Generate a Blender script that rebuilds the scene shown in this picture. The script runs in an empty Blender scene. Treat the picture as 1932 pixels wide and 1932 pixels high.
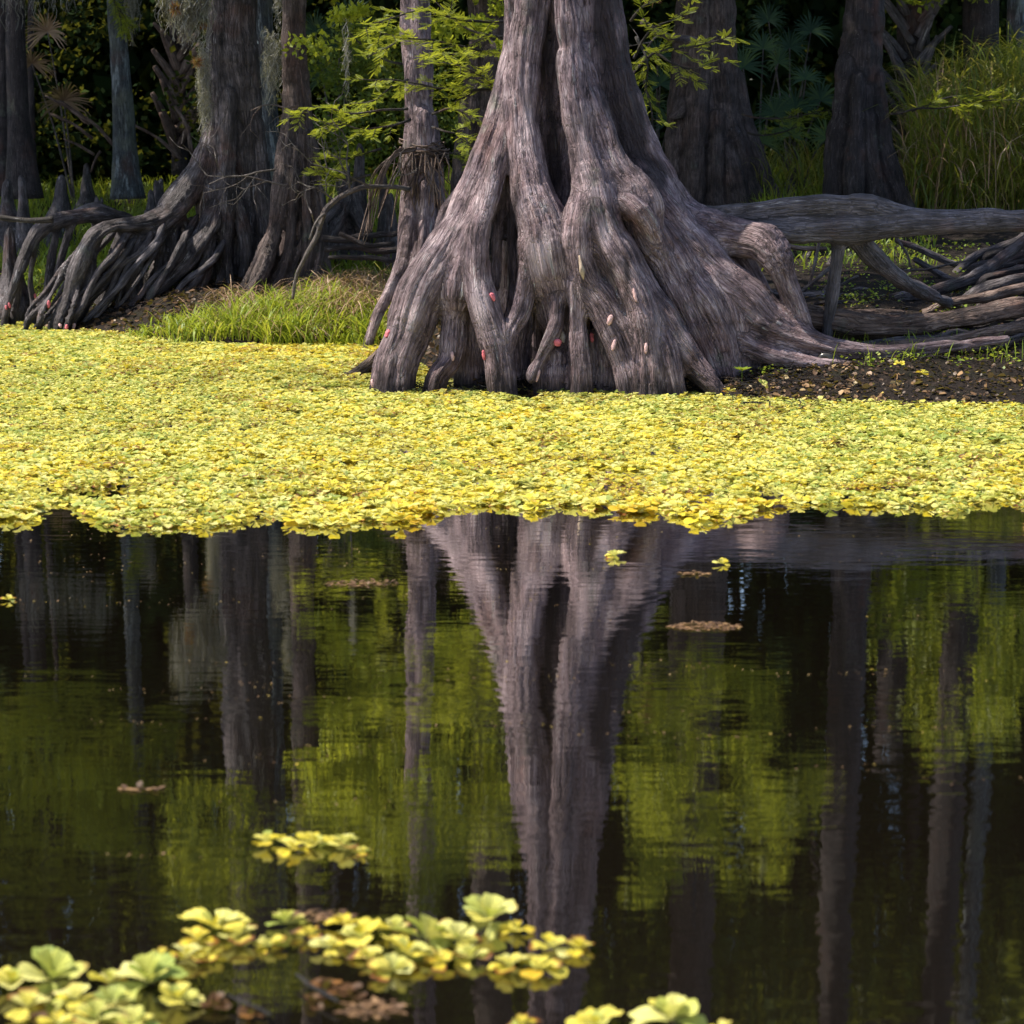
MAINVOX=.010; BGVOX=.02
import bpy, math, random, time
import numpy as np
from math import radians as R
T0 = time.time()
scene = bpy.context.scene
col = scene.collection
rng = np.random.default_rng(7)
random.seed(7)

# ------------------------------------------------------------------ camera model (used to lay things out at real distances)
F = 4480.0; HC = 1.77; TH = math.atan(716.0 / F)
CT, ST = math.cos(TH), math.sin(TH)
def ray(px, py):
    x = (px - 966.0) / F; v = -(py - 966.0) / F
    return np.array([x, CT + v * ST, -ST + v * CT])
def P(px, py, Y):
    d = ray(px, py); t = Y / d[1]
    return np.array([d[0] * t, Y, HC + d[2] * t])
def G(px, py, z=0.0):
    d = ray(px, py); t = (z - HC) / d[2]
    return np.array([d[0] * t, d[1] * t, z])
def chain(pts, Y0):
    """(px, py, dY, r in px) -> world x, y, z, r"""
    out = []
    for a in pts:
        Y = Y0 + a[2]; p = P(a[0], a[1], Y)
        out.append((p[0], p[1], p[2], a[3] * Y / F))
    return np.array(out)

# ------------------------------------------------------------------ noise
_tab = np.random.default_rng(3).random((32, 32, 32)).astype(np.float32)
def vnoise(p, seed=0):
    p = np.asarray(p, np.float32) + seed * 5.37
    i = np.floor(p).astype(np.int32); f = p - i; f = f * f * (3 - 2 * f)
    i0 = i & 31; i1 = (i + 1) & 31
    x0, y0, z0 = i0[..., 0], i0[..., 1], i0[..., 2]; x1, y1, z1 = i1[..., 0], i1[..., 1], i1[..., 2]
    fx, fy, fz = f[..., 0], f[..., 1], f[..., 2]
    def L(a, b, t): return a + (b - a) * t
    return L(L(L(_tab[x0, y0, z0], _tab[x1, y0, z0], fx), L(_tab[x0, y1, z0], _tab[x1, y1, z0], fx), fy),
             L(L(_tab[x0, y0, z1], _tab[x1, y0, z1], fx), L(_tab[x0, y1, z1], _tab[x1, y1, z1], fx), fy), fz) * 2 - 1
def fbm(p, seed=0, o=3):
    s = 0; a = 1; p = np.asarray(p, np.float32)
    for k in range(o):
        s = s + a * vnoise(p, seed + k * 3); p = p * 2.03; a *= .5
    return s

# ------------------------------------------------------------------ mesh output
def build(name, V, Fc, mat, parent=None, attrs=None, smooth=True, mats=None, mat_idx=None):
    """V (n,3); Fc list of index arrays, each (m,3) or (m,4)"""
    if not isinstance(Fc, list): Fc = [Fc]
    Fc = [np.asarray(f, np.int32) for f in Fc if len(f)]
    me = bpy.data.meshes.new(name)
    V = np.asarray(V, np.float32)
    me.vertices.add(len(V)); me.vertices.foreach_set('co', V.ravel())
    nl = sum(f.size for f in Fc); nf = sum(len(f) for f in Fc)
    me.loops.add(nl); me.polygons.add(nf)
    me.loops.foreach_set('vertex_index', np.concatenate([f.ravel() for f in Fc]))
    tot = np.concatenate([np.full(len(f), f.shape[1], np.int32) for f in Fc])
    st = np.concatenate([[0], np.cumsum(tot)[:-1]]).astype(np.int32)
    me.polygons.foreach_set('loop_start', st)
    me.polygons.foreach_set('use_smooth', np.full(nf, bool(smooth)))
    for k, a in (attrs or {}).items():
        a = np.asarray(a, np.float32)
        if a.ndim == 2:
            at = me.attributes.new(k, 'FLOAT_VECTOR', 'POINT'); at.data.foreach_set('vector', a.ravel())
        else:
            at = me.attributes.new(k, 'FLOAT', 'POINT'); at.data.foreach_set('value', a)
    me.update(calc_edges=True); me.validate()
    me.materials.append(mat)
    o = bpy.data.objects.new(name, me); col.objects.link(o)
    if parent: o.parent = parent
    return o
def tag(o, label=None, cat=None, group=None, kind=None):
    if label: o['label'] = label
    if cat: o['category'] = cat
    if group: o['group'] = group
    if kind: o['kind'] = kind
    return o
def empty(name, loc, label, cat, group=None):
    o = bpy.data.objects.new(name, None); o.location = (0, 0, 0); col.objects.link(o)
    o.empty_display_size = .1
    return tag(o, label, cat, group)
def recenter(root, loc):
    """put the thing's origin at its base; children keep their world place"""
    loc = np.asarray(loc, float)
    if root.type == 'MESH':
        shift(root.data, loc)
    root.location = loc
    for c in root.children:
        if c.type == 'MESH': shift(c.data, loc)
def shift(me, loc):
    a = np.empty(len(me.vertices) * 3, np.float32); me.vertices.foreach_get('co', a)
    a = a.reshape(-1, 3) - np.asarray(loc, np.float32); me.vertices.foreach_set('co', a.ravel()); me.update()

class Acc:
    """collects vertex/face arrays into one mesh"""
    def __init__(s): s.V = []; s.Q = []; s.T = []; s.A = {}; s.n = 0
    def add(s, V, Q=None, T=None, **at):
        s.V.append(np.asarray(V, np.float32))
        if Q is not None and len(Q): s.Q.append(np.asarray(Q) + s.n)
        if T is not None and len(T): s.T.append(np.asarray(T) + s.n)
        for k, v in at.items(): s.A.setdefault(k, []).append(np.broadcast_to(v, (len(V),) + np.shape(v)[1:] if np.ndim(v) > 1 else (len(V),)).astype(np.float32))
        s.n += len(V)
    def build(s, name, mat, parent=None, smooth=True):
        fs = []
        if s.Q: fs.append(np.concatenate(s.Q))
        if s.T: fs.append(np.concatenate(s.T))
        return build(name, np.concatenate(s.V), fs, mat, parent, {k: np.concatenate(v) for k, v in s.A.items()}, smooth)

# ------------------------------------------------------------------ curves
def catmull(C, step):
    C = np.asarray(C, float); n = len(C)
    E = np.vstack([2 * C[0] - C[1], C, 2 * C[-1] - C[-2]]); out = []
    for i in range(n - 1):
        p0, p1, p2, p3 = E[i], E[i + 1], E[i + 2], E[i + 3]
        m = max(1, int(math.ceil(np.linalg.norm((p2 - p1)[:3]) / step)))
        for t in np.arange(m) / m:
            out.append(.5 * ((2 * p1) + (p2 - p0) * t + (2 * p0 - 5 * p1 + 4 * p2 - p3) * t * t + (3 * p1 - p0 - 3 * p2 + p3) * t ** 3))
    out.append(C[-1]); out = np.array(out)
    out[:, 3] = np.maximum(out[:, 3], .001)
    return out
def frames(C):
    T = np.gradient(C[:, :3], axis=0); T /= np.linalg.norm(T, axis=1)[:, None] + 1e-9
    n = np.cross(T[0], [0, 1, 0.1]); n /= np.linalg.norm(n); N = []
    for t in T:
        n = n - t * n.dot(t); n /= np.linalg.norm(n) + 1e-9; N.append(n.copy())
    N = np.array(N); B = np.cross(T, N)
    s = np.concatenate([[0], np.cumsum(np.linalg.norm(np.diff(C[:, :3], axis=0), axis=1))])
    return T, N, B, s
def tube(C, seg=12, step=.05, rough=.0, flute=0, seed=0, acc=None, cap=True, wob=0.):
    """swept round tube with bark coordinates; C rows x,y,z,r"""
    C = catmull(C, step)
    if wob: C[1:-1, :3] += wob * np.stack([vnoise(np.stack([C[1:-1, 2] * 6 + k * 9, C[1:-1, 0] * 6, C[1:-1, 1] * 6], 1), seed + k) for k in range(3)], 1)
    T, N, B, s = frames(C); n = len(C)
    a = np.linspace(0, 2 * math.pi, seg, endpoint=False); ca, sa = np.cos(a), np.sin(a)
    D = N[:, None] * ca[None, :, None] + B[:, None] * sa[None, :, None]
    r = C[:, 3][:, None] * np.ones((1, seg))
    q = np.stack([np.broadcast_to(ca * 1.6, (n, seg)), np.broadcast_to(sa * 1.6, (n, seg)), np.broadcast_to((s / max(C[:, 3].max(), .01) * .35)[:, None], (n, seg))], -1)
    if rough: r = r * (1 + rough * fbm(q, seed, 3))
    if flute: r = r * (1 - flute * np.maximum(0, fbm(q * np.array([2.2, 2.2, .5]), seed + 5, 2)))
    V = C[:, None, :3] + D * r[..., None]
    bark = np.stack([np.broadcast_to(C[:, 3][:, None] * ca, (n, seg)), np.broadcast_to(C[:, 3][:, None] * sa, (n, seg)), np.broadcast_to(s[:, None], (n, seg))], -1) + seed * 1.37
    i = np.arange(n - 1)[:, None] * seg; j = np.arange(seg)[None, :]; j2 = (j + 1) % seg
    Q = np.stack([i + j, i + j2, i + seg + j2, i + seg + j], -1).reshape(-1, 4)
    V = V.reshape(-1, 3); bark = bark.reshape(-1, 3); Tr = []
    if cap:
        V = np.vstack([V, C[0, :3], C[-1, :3]]); bark = np.vstack([bark, bark[0], bark[-1]])
        c0 = n * seg; jj = np.arange(seg); k2 = (jj + 1) % seg
        Tr = np.vstack([np.stack([k2, jj, np.full(seg, c0)], 1), np.stack([(n - 1) * seg + jj, (n - 1) * seg + k2, np.full(seg, c0 + 1)], 1)])
    acc = acc or Acc(); acc.add(V, Q, Tr, bark=bark); return acc

# ------------------------------------------------------------------ blended root/trunk solids: chains -> smooth union -> surface
def surface_nets(f, org, h):
    s = f < 0
    c = s[:-1, :-1, :-1].astype(np.int8)
    for dx in (0, 1):
        for dy in (0, 1):
            for dz in (0, 1):
                if dx + dy + dz: c = c + s[dx:s.shape[0] - 1 + dx, dy:s.shape[1] - 1 + dy, dz:s.shape[2] - 1 + dz]
    act = (c > 0) & (c < 8); idx = np.argwhere(act)
    vid = np.full(act.shape, -1, np.int32); vid[act] = np.arange(len(idx))
    acc = np.zeros((len(idx), 3), np.float32); cnt = np.zeros(len(idx), np.float32)
    cor = [(a, b, d) for a in (0, 1) for b in (0, 1) for d in (0, 1)]
    for A in cor:
        for k in range(3):
            if A[k] == 0:
                B = list(A); B[k] = 1
                fa = f[idx[:, 0] + A[0], idx[:, 1] + A[1], idx[:, 2] + A[2]]; fb = f[idx[:, 0] + B[0], idx[:, 1] + B[1], idx[:, 2] + B[2]]
                m = (fa < 0) != (fb < 0); t = np.where(m, fa / np.where(m, fa - fb, 1), 0)
                pt = np.array(A, np.float32) + t[:, None] * (np.array(B) - np.array(A))
                acc += pt * m[:, None]; cnt += m
    V = (idx + acc / cnt[:, None]) * h + org
    Q = []
    for ax in range(3):
        sl0 = [slice(1, -1)] * 3; sl1 = [slice(1, -1)] * 3; sl0[ax] = slice(0, -1); sl1[ax] = slice(1, None)
        a = s[tuple(sl0)]; b = s[tuple(sl1)]; e = np.argwhere(a != b); sg = a[tuple(e.T)]
        off = np.ones(3, int); off[ax] = 0; e = e + off
        u, w = [(1, 2), (2, 0), (0, 1)][ax]
        def cell(du, dw):
            q = e.copy(); q[:, u] += du; q[:, w] += dw; return vid[q[:, 0], q[:, 1], q[:, 2]]
        q = np.stack([cell(-1, -1), cell(0, -1), cell(0, 0), cell(-1, 0)], 1)
        q[~sg] = q[~sg][:, ::-1]; Q.append(q)
    Q = np.concatenate(Q); Q = Q[(Q >= 0).all(1)]
    return V, Q
def solid(chains, h, k=.06, zmax=1e9, zmin=-1e9, seg=.06, disp=(.014, .004), seed=0, fq=12., knob=.16):
    CC = [catmull(c, seg) for c in chains]
    for ci, C in enumerate(CC):
        ss = np.concatenate([[0], np.cumsum(np.linalg.norm(np.diff(C[:, :3], axis=0), axis=1))])
        kn = vnoise(np.stack([ss * 5.5, ss * 0 + ci * 3.3, ss * 0], 1), seed) + .6 * vnoise(np.stack([ss * 13, ss * 0 + ci * 3.3, ss * 0], 1), seed + 1)
        kb = knob * np.minimum(1, .10 / C[:, 3]); C[:, 3] *= 1 + kb * kn; C[:, :3] += (.35 * kb * C[:, 3] * vnoise(np.stack([ss * 4, ss * 0 + ci * 7.1, ss * 0], 1), seed + 2))[:, None]
    allp = np.vstack(CC); m = k + 3 * h
    lo = (allp[:, :3] - allp[:, 3:4]).min(0) - m; hi = (allp[:, :3] + allp[:, 3:4]).max(0) + m
    lo[2] = max(lo[2], zmin); hi[2] = min(hi[2], zmax)
    n = np.ceil((hi - lo) / h).astype(int) + 1
    f = np.full(n, 1., np.float32)
    ax = [lo[i] + np.arange(n[i]) * h for i in range(3)]
    def rngs(a, b): 
        i0 = np.maximum(0, np.floor((a - lo) / h).astype(int)); i1 = np.minimum(n, np.ceil((b - lo) / h).astype(int) + 1); return i0, i1
    for C in CC:
        a0, a1 = rngs((C[:, :3] - C[:, 3:4]).min(0) - m, (C[:, :3] + C[:, 3:4]).max(0) + m)
        if (a1 <= a0).any(): continue
        g = np.full(a1 - a0, 1., np.float32)
        for p, q in zip(C[:-1], C[1:]):
            r = max(p[3], q[3]) + m
            b0, b1 = rngs(np.minimum(p[:3], q[:3]) - r, np.maximum(p[:3], q[:3]) + r)
            b0 = np.maximum(b0, a0); b1 = np.minimum(b1, a1)
            if (b1 <= b0).any(): continue
            X = ax[0][b0[0]:b1[0], None, None]; Y = ax[1][None, b0[1]:b1[1], None]; Z = ax[2][None, None, b0[2]:b1[2]]
            d = q[:3] - p[:3]; L2 = d.dot(d) + 1e-12
            t = np.clip(((X - p[0]) * d[0] + (Y - p[1]) * d[1] + (Z - p[2]) * d[2]) / L2, 0, 1)
            dist = np.sqrt((X - p[0] - t * d[0]) ** 2 + (Y - p[1] - t * d[1]) ** 2 + (Z - p[2] - t * d[2]) ** 2) - (p[3] + t * (q[3] - p[3]))
            sl = tuple(slice(b0[i] - a0[i], b1[i] - a0[i]) for i in range(3))
            g[sl] = np.minimum(g[sl], dist)
        sl = tuple(slice(a0[i], a1[i]) for i in range(3)); u = f[sl]
        kk = min(k, C[:, 3].max() * .65)
        hh = np.maximum(kk - np.abs(u - g), 0) / kk
        f[sl] = np.minimum(u, g) - hh * hh * kk * .25
    V, Q = surface_nets(f, lo, h)
    N = np.stack(np.gradient(f, h), -1)
    ii = np.clip(np.round((V - lo) / h).astype(int), 0, n - 1); Nn = N[ii[:, 0], ii[:, 1], ii[:, 2]]
    Nn /= np.linalg.norm(Nn, axis=1)[:, None] + 1e-9
    # bark coordinates: unrolled along the nearest chain
    best = np.full(len(V), 1e9); bark = np.zeros((len(V), 3)); dn = np.zeros(len(V)); dw = np.full(len(V), 1e-9)
    for ci, C in enumerate(CC):
        T, Nf, B, s = frames(C)
        lo_, hi_ = (C[:, :3] - C[:, 3:4]).min(0) - m, (C[:, :3] + C[:, 3:4]).max(0) + m
        sel = np.where(((V > lo_) & (V < hi_)).all(1))[0]
        for c0 in range(0, len(sel), 40000):
            q = sel[c0:c0 + 40000]; p = V[q][:, None] - C[None, :-1, :3]; d = np.diff(C[:, :3], axis=0); L2 = (d * d).sum(1) + 1e-12
            t = np.clip((p * d[None]).sum(-1) / L2, 0, 1); w = p - t[..., None] * d[None]
            D = np.sqrt((w * w).sum(-1)) - (C[None, :-1, 3] + t * np.diff(C[:, 3])[None])
            j = D.argmin(1); ar = np.arange(len(q)); Dm = D[ar, j]
            ww = w[ar, j]; bc = np.stack([(ww * Nf[j]).sum(1), (ww * B[j]).sum(1), s[j] + t[ar, j] * np.sqrt(L2[j])], 1) + (ci + seed) * 2.17
            wt = np.exp(-np.clip(Dm, -.3, .12) / .014); nr = Dm < .10
            wt = wt * nr; ds = disp[0] * fbm(bc * np.array([fq, fq, 1.1]), seed, 2) + disp[1] * (vnoise(bc * np.array([fq * 3, fq * 3, 5]), seed + 2) - 2.2 * np.maximum(0, .25 - np.abs(vnoise(bc * np.array([fq * 2.1, fq * 2.1, 1.5]), seed + 6))) / .25)
            dn[q] += wt * ds; dw[q] += wt; ok = Dm < best[q]
            best[q[ok]] = Dm[ok]; bark[q[ok]] = bc[ok]
    dsp = dn / dw + disp[0] * .6 * fbm(V * 4., seed + 4, 2)
    V = V + Nn * dsp[:, None]
    return V, Q, bark
# ------------------------------------------------------------------ materials
class NT:
    def __init__(s, name):
        s.m = bpy.data.materials.new(name); s.m.use_nodes = True; s.t = s.m.node_tree; s.t.nodes.clear()
        s.out = s.t.nodes.new('ShaderNodeOutputMaterial')
    def n(s, typ, **kw):
        nd = s.t.nodes.new('ShaderNode' + typ)
        for k, v in kw.items():
            if k.startswith('_'): setattr(nd, k[1:], v)
            else:
                key = int(k[1:]) if k[0] == 'i' and k[1:].isdigit() else k.replace('_', ' ')
                if hasattr(v, 'is_output'): s.t.links.new(v, nd.inputs[key])
                else: nd.inputs[key].default_value = v
        return nd
    def ramp(s, fac, stops, interp='LINEAR'):
        r = s.t.nodes.new('ShaderNodeValToRGB'); e = r.color_ramp.elements; r.color_ramp.interpolation = interp
        while len(e) < len(stops): e.new(.5)
        for q, (p, c) in zip(e, stops):
            q.position = p; q.color = (c[0], c[1], c[2], 1) if hasattr(c, '__len__') else (c, c, c, 1)
        s.t.links.new(fac, r.inputs[0]); return r.outputs[0]
    def attr(s, name, vec=False):
        a = s.n('Attribute', _attribute_name=name); return a.outputs['Vector' if vec else 'Fac']
    def mapv(s, vec, sc, loc=(0, 0, 0)):
        return s.n('Mapping', Vector=vec, Scale=sc, Location=loc).outputs[0]
    def noise(s, vec, scale=1., detail=3., rough=.55, dist=0.):
        return s.n('TexNoise', Vector=vec, Scale=scale, Detail=detail, Roughness=rough, Distortion=dist).outputs[0]
    def mix(s, f, a, b, typ='MIX'):
        nd = s.t.nodes.new('ShaderNodeMix'); nd.data_type = 'RGBA'; nd.blend_type = typ
        for i, v in ((0, f), (6, a), (7, b)):
            if hasattr(v, 'is_output'): s.t.links.new(v, nd.inputs[i])
            else: nd.inputs[i].default_value = v if i == 0 else ((*v, 1) if len(v) == 3 else v)
        return nd.outputs[2]
    def math(s, op, a, b=0.):
        nd = s.t.nodes.new('ShaderNodeMath'); nd.operation = op
        for i, v in ((0, a), (1, b)):
            if hasattr(v, 'is_output'): s.t.links.new(v, nd.inputs[i])
            else: nd.inputs[i].default_value = v
        return nd.outputs[0]
    def done(s, sh): s.t.links.new(sh, s.out.inputs[0]); return s.m

def bark_mat(name, dark=(.034, .022, .024), mid=(.275, .188, .202), light=(.62, .49, .51), pale=(.55, .52, .52), pale_at=.66, red=(.20, .075, .045), bump=1., lichen=(.20, .22, .17), lichen_at=.7, fib=55.):
    t = NT(name); b = t.attr('bark', True); geo = t.n('NewGeometry').outputs['Position']
    fine = t.noise(t.mapv(b, (fib, fib, fib * .12)), 1., 5., .68, .5)
    fine2 = t.noise(t.mapv(b, (fib * 2.6, fib * 2.6, fib * .3)), 1., 3., .6)
    crack = t.n('TexVoronoi', _feature='DISTANCE_TO_EDGE', Vector=t.mapv(b, (fib * .9, fib * .9, fib * .16)), Scale=1., Randomness=1.).outputs[0]
    crk = t.ramp(crack, [(0., 0.), (.09, 1.)])
    fn = t.math('ABSOLUTE', t.math('SUBTRACT', t.noise(t.mapv(b, (fib * .42, fib * .42, fib * .035)), 1., 3., .6, .6), .5))
    fur = t.ramp(fn, [(.004, 0.), (.035, 1.)])
    big = t.noise(b, 2.2, 3., .6); blot = t.noise(geo, 5.5, 4., .6)
    c = t.ramp(t.math('ADD', t.math('MULTIPLY', fine, .52), t.math('MULTIPLY', blot, .48)), [(.36, dark), (.49, mid), (.66, light)])
    c = t.mix(t.ramp(t.noise(t.mapv(b, (20, 20, 3)), 1., 5., .7), [(pale_at - .05, 0.), (pale_at + .03, 1.)]), c, pale)
    c = t.mix(t.ramp(t.noise(geo, 2.3, 3., .6), [(.56, 0.), (.75, .55)]), c, red)
    c = t.mix(t.ramp(t.noise(geo, 3.1, 5., .65), [(lichen_at - .08, 0.), (lichen_at + .06, .75)]), c, lichen)
    c = t.mix(t.ramp(t.n('TexVoronoi', Vector=geo, Scale=26.).outputs[0], [(.05, .5), (.12, 0.)]), c, pale)
    c = t.mix(t.math('MULTIPLY', t.math('SUBTRACT', 1., crk), .38), c, dark)
    c = t.mix(t.math('MULTIPLY', t.math('SUBTRACT', 1., fur), .34), c, dark)
    c = t.mix(t.ramp(big, [(.3, .5), (.6, 0.)]), c, dark)
    st = t.math('ADD', t.attr('stain'), t.math('MULTIPLY', t.math('SUBTRACT', fine, .5), .5))  # algae stain, plus groove shade and highlights painted into the bark colour
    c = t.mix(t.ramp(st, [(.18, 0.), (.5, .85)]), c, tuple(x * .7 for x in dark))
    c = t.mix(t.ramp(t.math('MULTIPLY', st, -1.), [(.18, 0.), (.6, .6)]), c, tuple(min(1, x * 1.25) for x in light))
    wz = t.n('SeparateXYZ', Vector=geo).outputs[2]
    c = t.mix(t.ramp(t.math('ADD', wz, t.math('MULTIPLY', t.noise(t.mapv(geo, (7, 7, 1.5)), 1., 3.), .22)), [(.17, .75), (.25, 0.)]), c, tuple(x * .55 for x in dark))
    hgt = t.math('ADD', t.math('ADD', t.math('MULTIPLY', fine, 1.), t.math('MULTIPLY', fine2, .35)), t.math('ADD', t.math('MULTIPLY', crk, .22), t.math('MULTIPLY', fur, .42)))
    bp = t.n('Bump', Height=hgt, Strength=.95, Distance=.026 * bump).outputs[0]
    rg = t.ramp(fine2, [(.3, .55), (.7, .85)])
    s = t.n('BsdfPrincipled', Base_Color=c, Roughness=rg, Normal=bp)
    s.inputs['Specular IOR Level'].default_value = .35
    return t.done(s.outputs[0])

def leaf_mat(name, stops, trans=.45, rough=.5, attr='tint', veins=False, spec=.4):
    t = NT(name); f = t.attr(attr)
    c = t.ramp(f, stops)
    geo = t.n('NewGeometry').outputs['Position']
    c = t.mix(t.ramp(t.noise(geo, 60., 2.), [(.3, .25), (.6, 0.)]), c, tuple(x * .55 for x in stops[len(stops) // 2][1]))
    nrm = None
    if veins:
        u = t.attr('lu'); v = t.attr('lv')
        w = t.math('SINE', t.math('MULTIPLY', u, 21.))
        c = t.mix(t.math('MULTIPLY', t.ramp(w, [(0., 1.), (.5, 0.)]), .18), c, (.16, .24, .03))
        c = t.mix(t.ramp(t.math('SUBTRACT', 1., v), [(0., 0.), (.5, 0.), (1., .35)]), c, (.5, .55, .25))
        br = t.math('ADD', t.math('MULTIPLY', t.attr('brown'), .9), t.math('MULTIPLY', t.noise(geo, 55., 3.), .5))
        br = t.math('MULTIPLY', br, t.math('POWER', v, 2.))
        c = t.mix(t.ramp(br, [(.42, 0.), (.62, 1.)]), c, (.30, .10, .015))
        c = t.mix(t.ramp(br, [(.72, 0.), (.85, 1.)]), c, (.09, .035, .012))
        nrm = t.n('Bump', Height=w, Strength=.6, Distance=.003).outputs[0]
    s = t.n('BsdfPrincipled', Base_Color=c, Roughness=rough)
    s.inputs['Specular IOR Level'].default_value = spec
    tr = t.n('BsdfTranslucent', Color=t.mix(.35, c, (.62, .60, .06) if not veins else (.75, .72, .08)))
    if nrm is not None:
        t.t.links.new(nrm, s.inputs['Normal'])
    return t.done(t.n('MixShader', i0=trans, i1=s.outputs[0], i2=tr.outputs[0]).outputs[0])

M = {}
M['bark'] = bark_mat('cypress_bark')
M['bark_red'] = bark_mat('reddish_cypress_bark', dark=(.022, .015, .015), mid=(.105, .074, .068), light=(.25, .185, .172), pale_at=.72, red=(.17, .08, .06))
M['bark_blue'] = bark_mat('lichen_grey_bark', dark=(.018, .02, .024), mid=(.065, .075, .082), light=(.17, .19, .205), pale=(.30, .34, .36), pale_at=.58, lichen_at=.6)
M['bark_dark'] = bark_mat('dark_wet_bark', dark=(.012, .009, .010), mid=(.038, .028, .030), light=(.11, .085, .087), pale_at=.72)  # same bark in much darker tones, for background trunks and tangled roots
M['log'] = bark_mat('weathered_log', dark=(.045, .038, .038), mid=(.135, .118, .130), light=(.33, .295, .325), pale=(.46, .43, .43), pale_at=.68, fib=42, lichen_at=.8)
M['log_red'] = bark_mat('rotting_log', dark=(.03, .018, .014), mid=(.19, .125, .10), light=(.38, .28, .235), pale_at=.72, fib=38)
M['root'] = bark_mat('grey_root', dark=(.022, .018, .020), mid=(.10, .082, .086), light=(.26, .22, .23), pale=(.42, .39, .41), pale_at=.64, fib=50)
M['twig'] = bark_mat('twig', dark=(.06, .05, .048), mid=(.17, .14, .13), light=(.34, .30, .28), fib=90)
M['twig_dark'] = bark_mat('dark_twig', dark=(.015, .012, .011), mid=(.05, .04, .036), light=(.12, .10, .09), fib=90)
M['lettuce'] = leaf_mat('water_lettuce', [(0., (.24, .34, .06)), (.2, (.44, .52, .12)), (.34, (.72, .70, .16)), (.46, (.88, .83, .30)), (.58, (.90, .79, .15)), (.70, (.88, .71, .06)), (.84, (.86, .68, .04)), (.93, (.80, .50, .03)), (1., (.24, .09, .02))], trans=.28, rough=.5, veins=True)
M['cypress_leaf'] = leaf_mat('cypress_needles', [(0., (.10, .15, .012)), (.5, (.25, .31, .02)), (1., (.44, .48, .03))], trans=.5)
M['crown_leaf'] = leaf_mat('crown_leaves', [(0., (.035, .07, .01)), (.5, (.08, .14, .012)), (1., (.17, .23, .02))], trans=.4)
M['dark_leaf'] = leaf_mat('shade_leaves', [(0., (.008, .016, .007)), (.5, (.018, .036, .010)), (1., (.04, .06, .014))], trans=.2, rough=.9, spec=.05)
M['grass'] = leaf_mat('bank_grass', [(0., (.12, .20, .015)), (.5, (.26, .36, .03)), (.85, (.42, .46, .05)), (1., (.45, .33, .12))], trans=.4)
M['reed'] = leaf_mat('tall_grass', [(0., (.045, .08, .010)), (.4, (.13, .17, .018)), (.7, (.27, .26, .035)), (1., (.34, .22, .08))], trans=.35)
M['straw'] = leaf_mat('dry_straw', [(0., (.16, .09, .05)), (.5, (.32, .20, .12)), (1., (.5, .36, .24))], trans=.15)
M['palm'] = leaf_mat('palm_fan', [(0., (.015, .035, .025)), (.5, (.035, .075, .042)), (1., (.11, .16, .04))], trans=.2, rough=.65, spec=.15)
M['palm_dead'] = leaf_mat('dead_palm', [(0., (.09, .055, .03)), (.5, (.20, .13, .08)), (1., (.34, .24, .15))], trans=.1)
M['moss'] = leaf_mat('spanish_moss', [(0., (.09, .09, .08)), (.5, (.19, .18, .165)), (1., (.34, .33, .31))], trans=.2)
M['bromeliad'] = leaf_mat('air_plant', [(0., (.10, .03, .02)), (.5, (.26, .06, .04)), (1., (.30, .22, .08))], trans=.3)
M['litter'] = leaf_mat('leaf_litter', [(0., (.04, .022, .014)), (.45, (.14, .075, .04)), (.75, (.32, .19, .09)), (.92, (.48, .35, .16)), (1., (.62, .45, .05))], trans=.1)
M['dead_plant'] = leaf_mat('rotting_lettuce', [(0., (.03, .014, .008)), (.5, (.10, .045, .018)), (.8, (.30, .13, .03)), (1., (.45, .26, .04))], trans=.15, rough=.55, spec=.25)

def simple(name, colr, rough=.5, bump=None, spec=.5):
    t = NT(name); geo = t.n('NewGeometry').outputs['Position']
    c = t.mix(t.ramp(t.noise(geo, 45., 4.), [(.35, 0.), (.65, 1.)]), tuple(x * .7 for x in colr), tuple(min(1, x * 1.15) for x in colr))
    s = t.n('BsdfPrincipled', Base_Color=c, Roughness=rough); s.inputs['Specular IOR Level'].default_value = spec
    if bump:
        h = t.n('TexVoronoi', Vector=geo, Scale=bump).outputs[0]
        t.t.links.new(t.n('Bump', Height=h, Strength=.8, Distance=.003).outputs[0], s.inputs['Normal'])
    return t.done(s.outputs[0])
M['egg'] = simple('pink_eggs', (.85, .20, .24), .6, 260.)
M['egg_pale'] = simple('pale_pink_eggs', (.80, .50, .48), .7, 260.)
M['egg_white'] = simple('hatched_eggs', (.72, .64, .64), .8, 260.)
M['shell'] = simple('dark_shell', (.05, .045, .04), .25)
M['wood_pale'] = simple('splintered_wood', (.38, .29, .21), .8)
M['foam'] = simple('surface_scum', (.34, .27, .19), .9, 90.)

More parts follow.
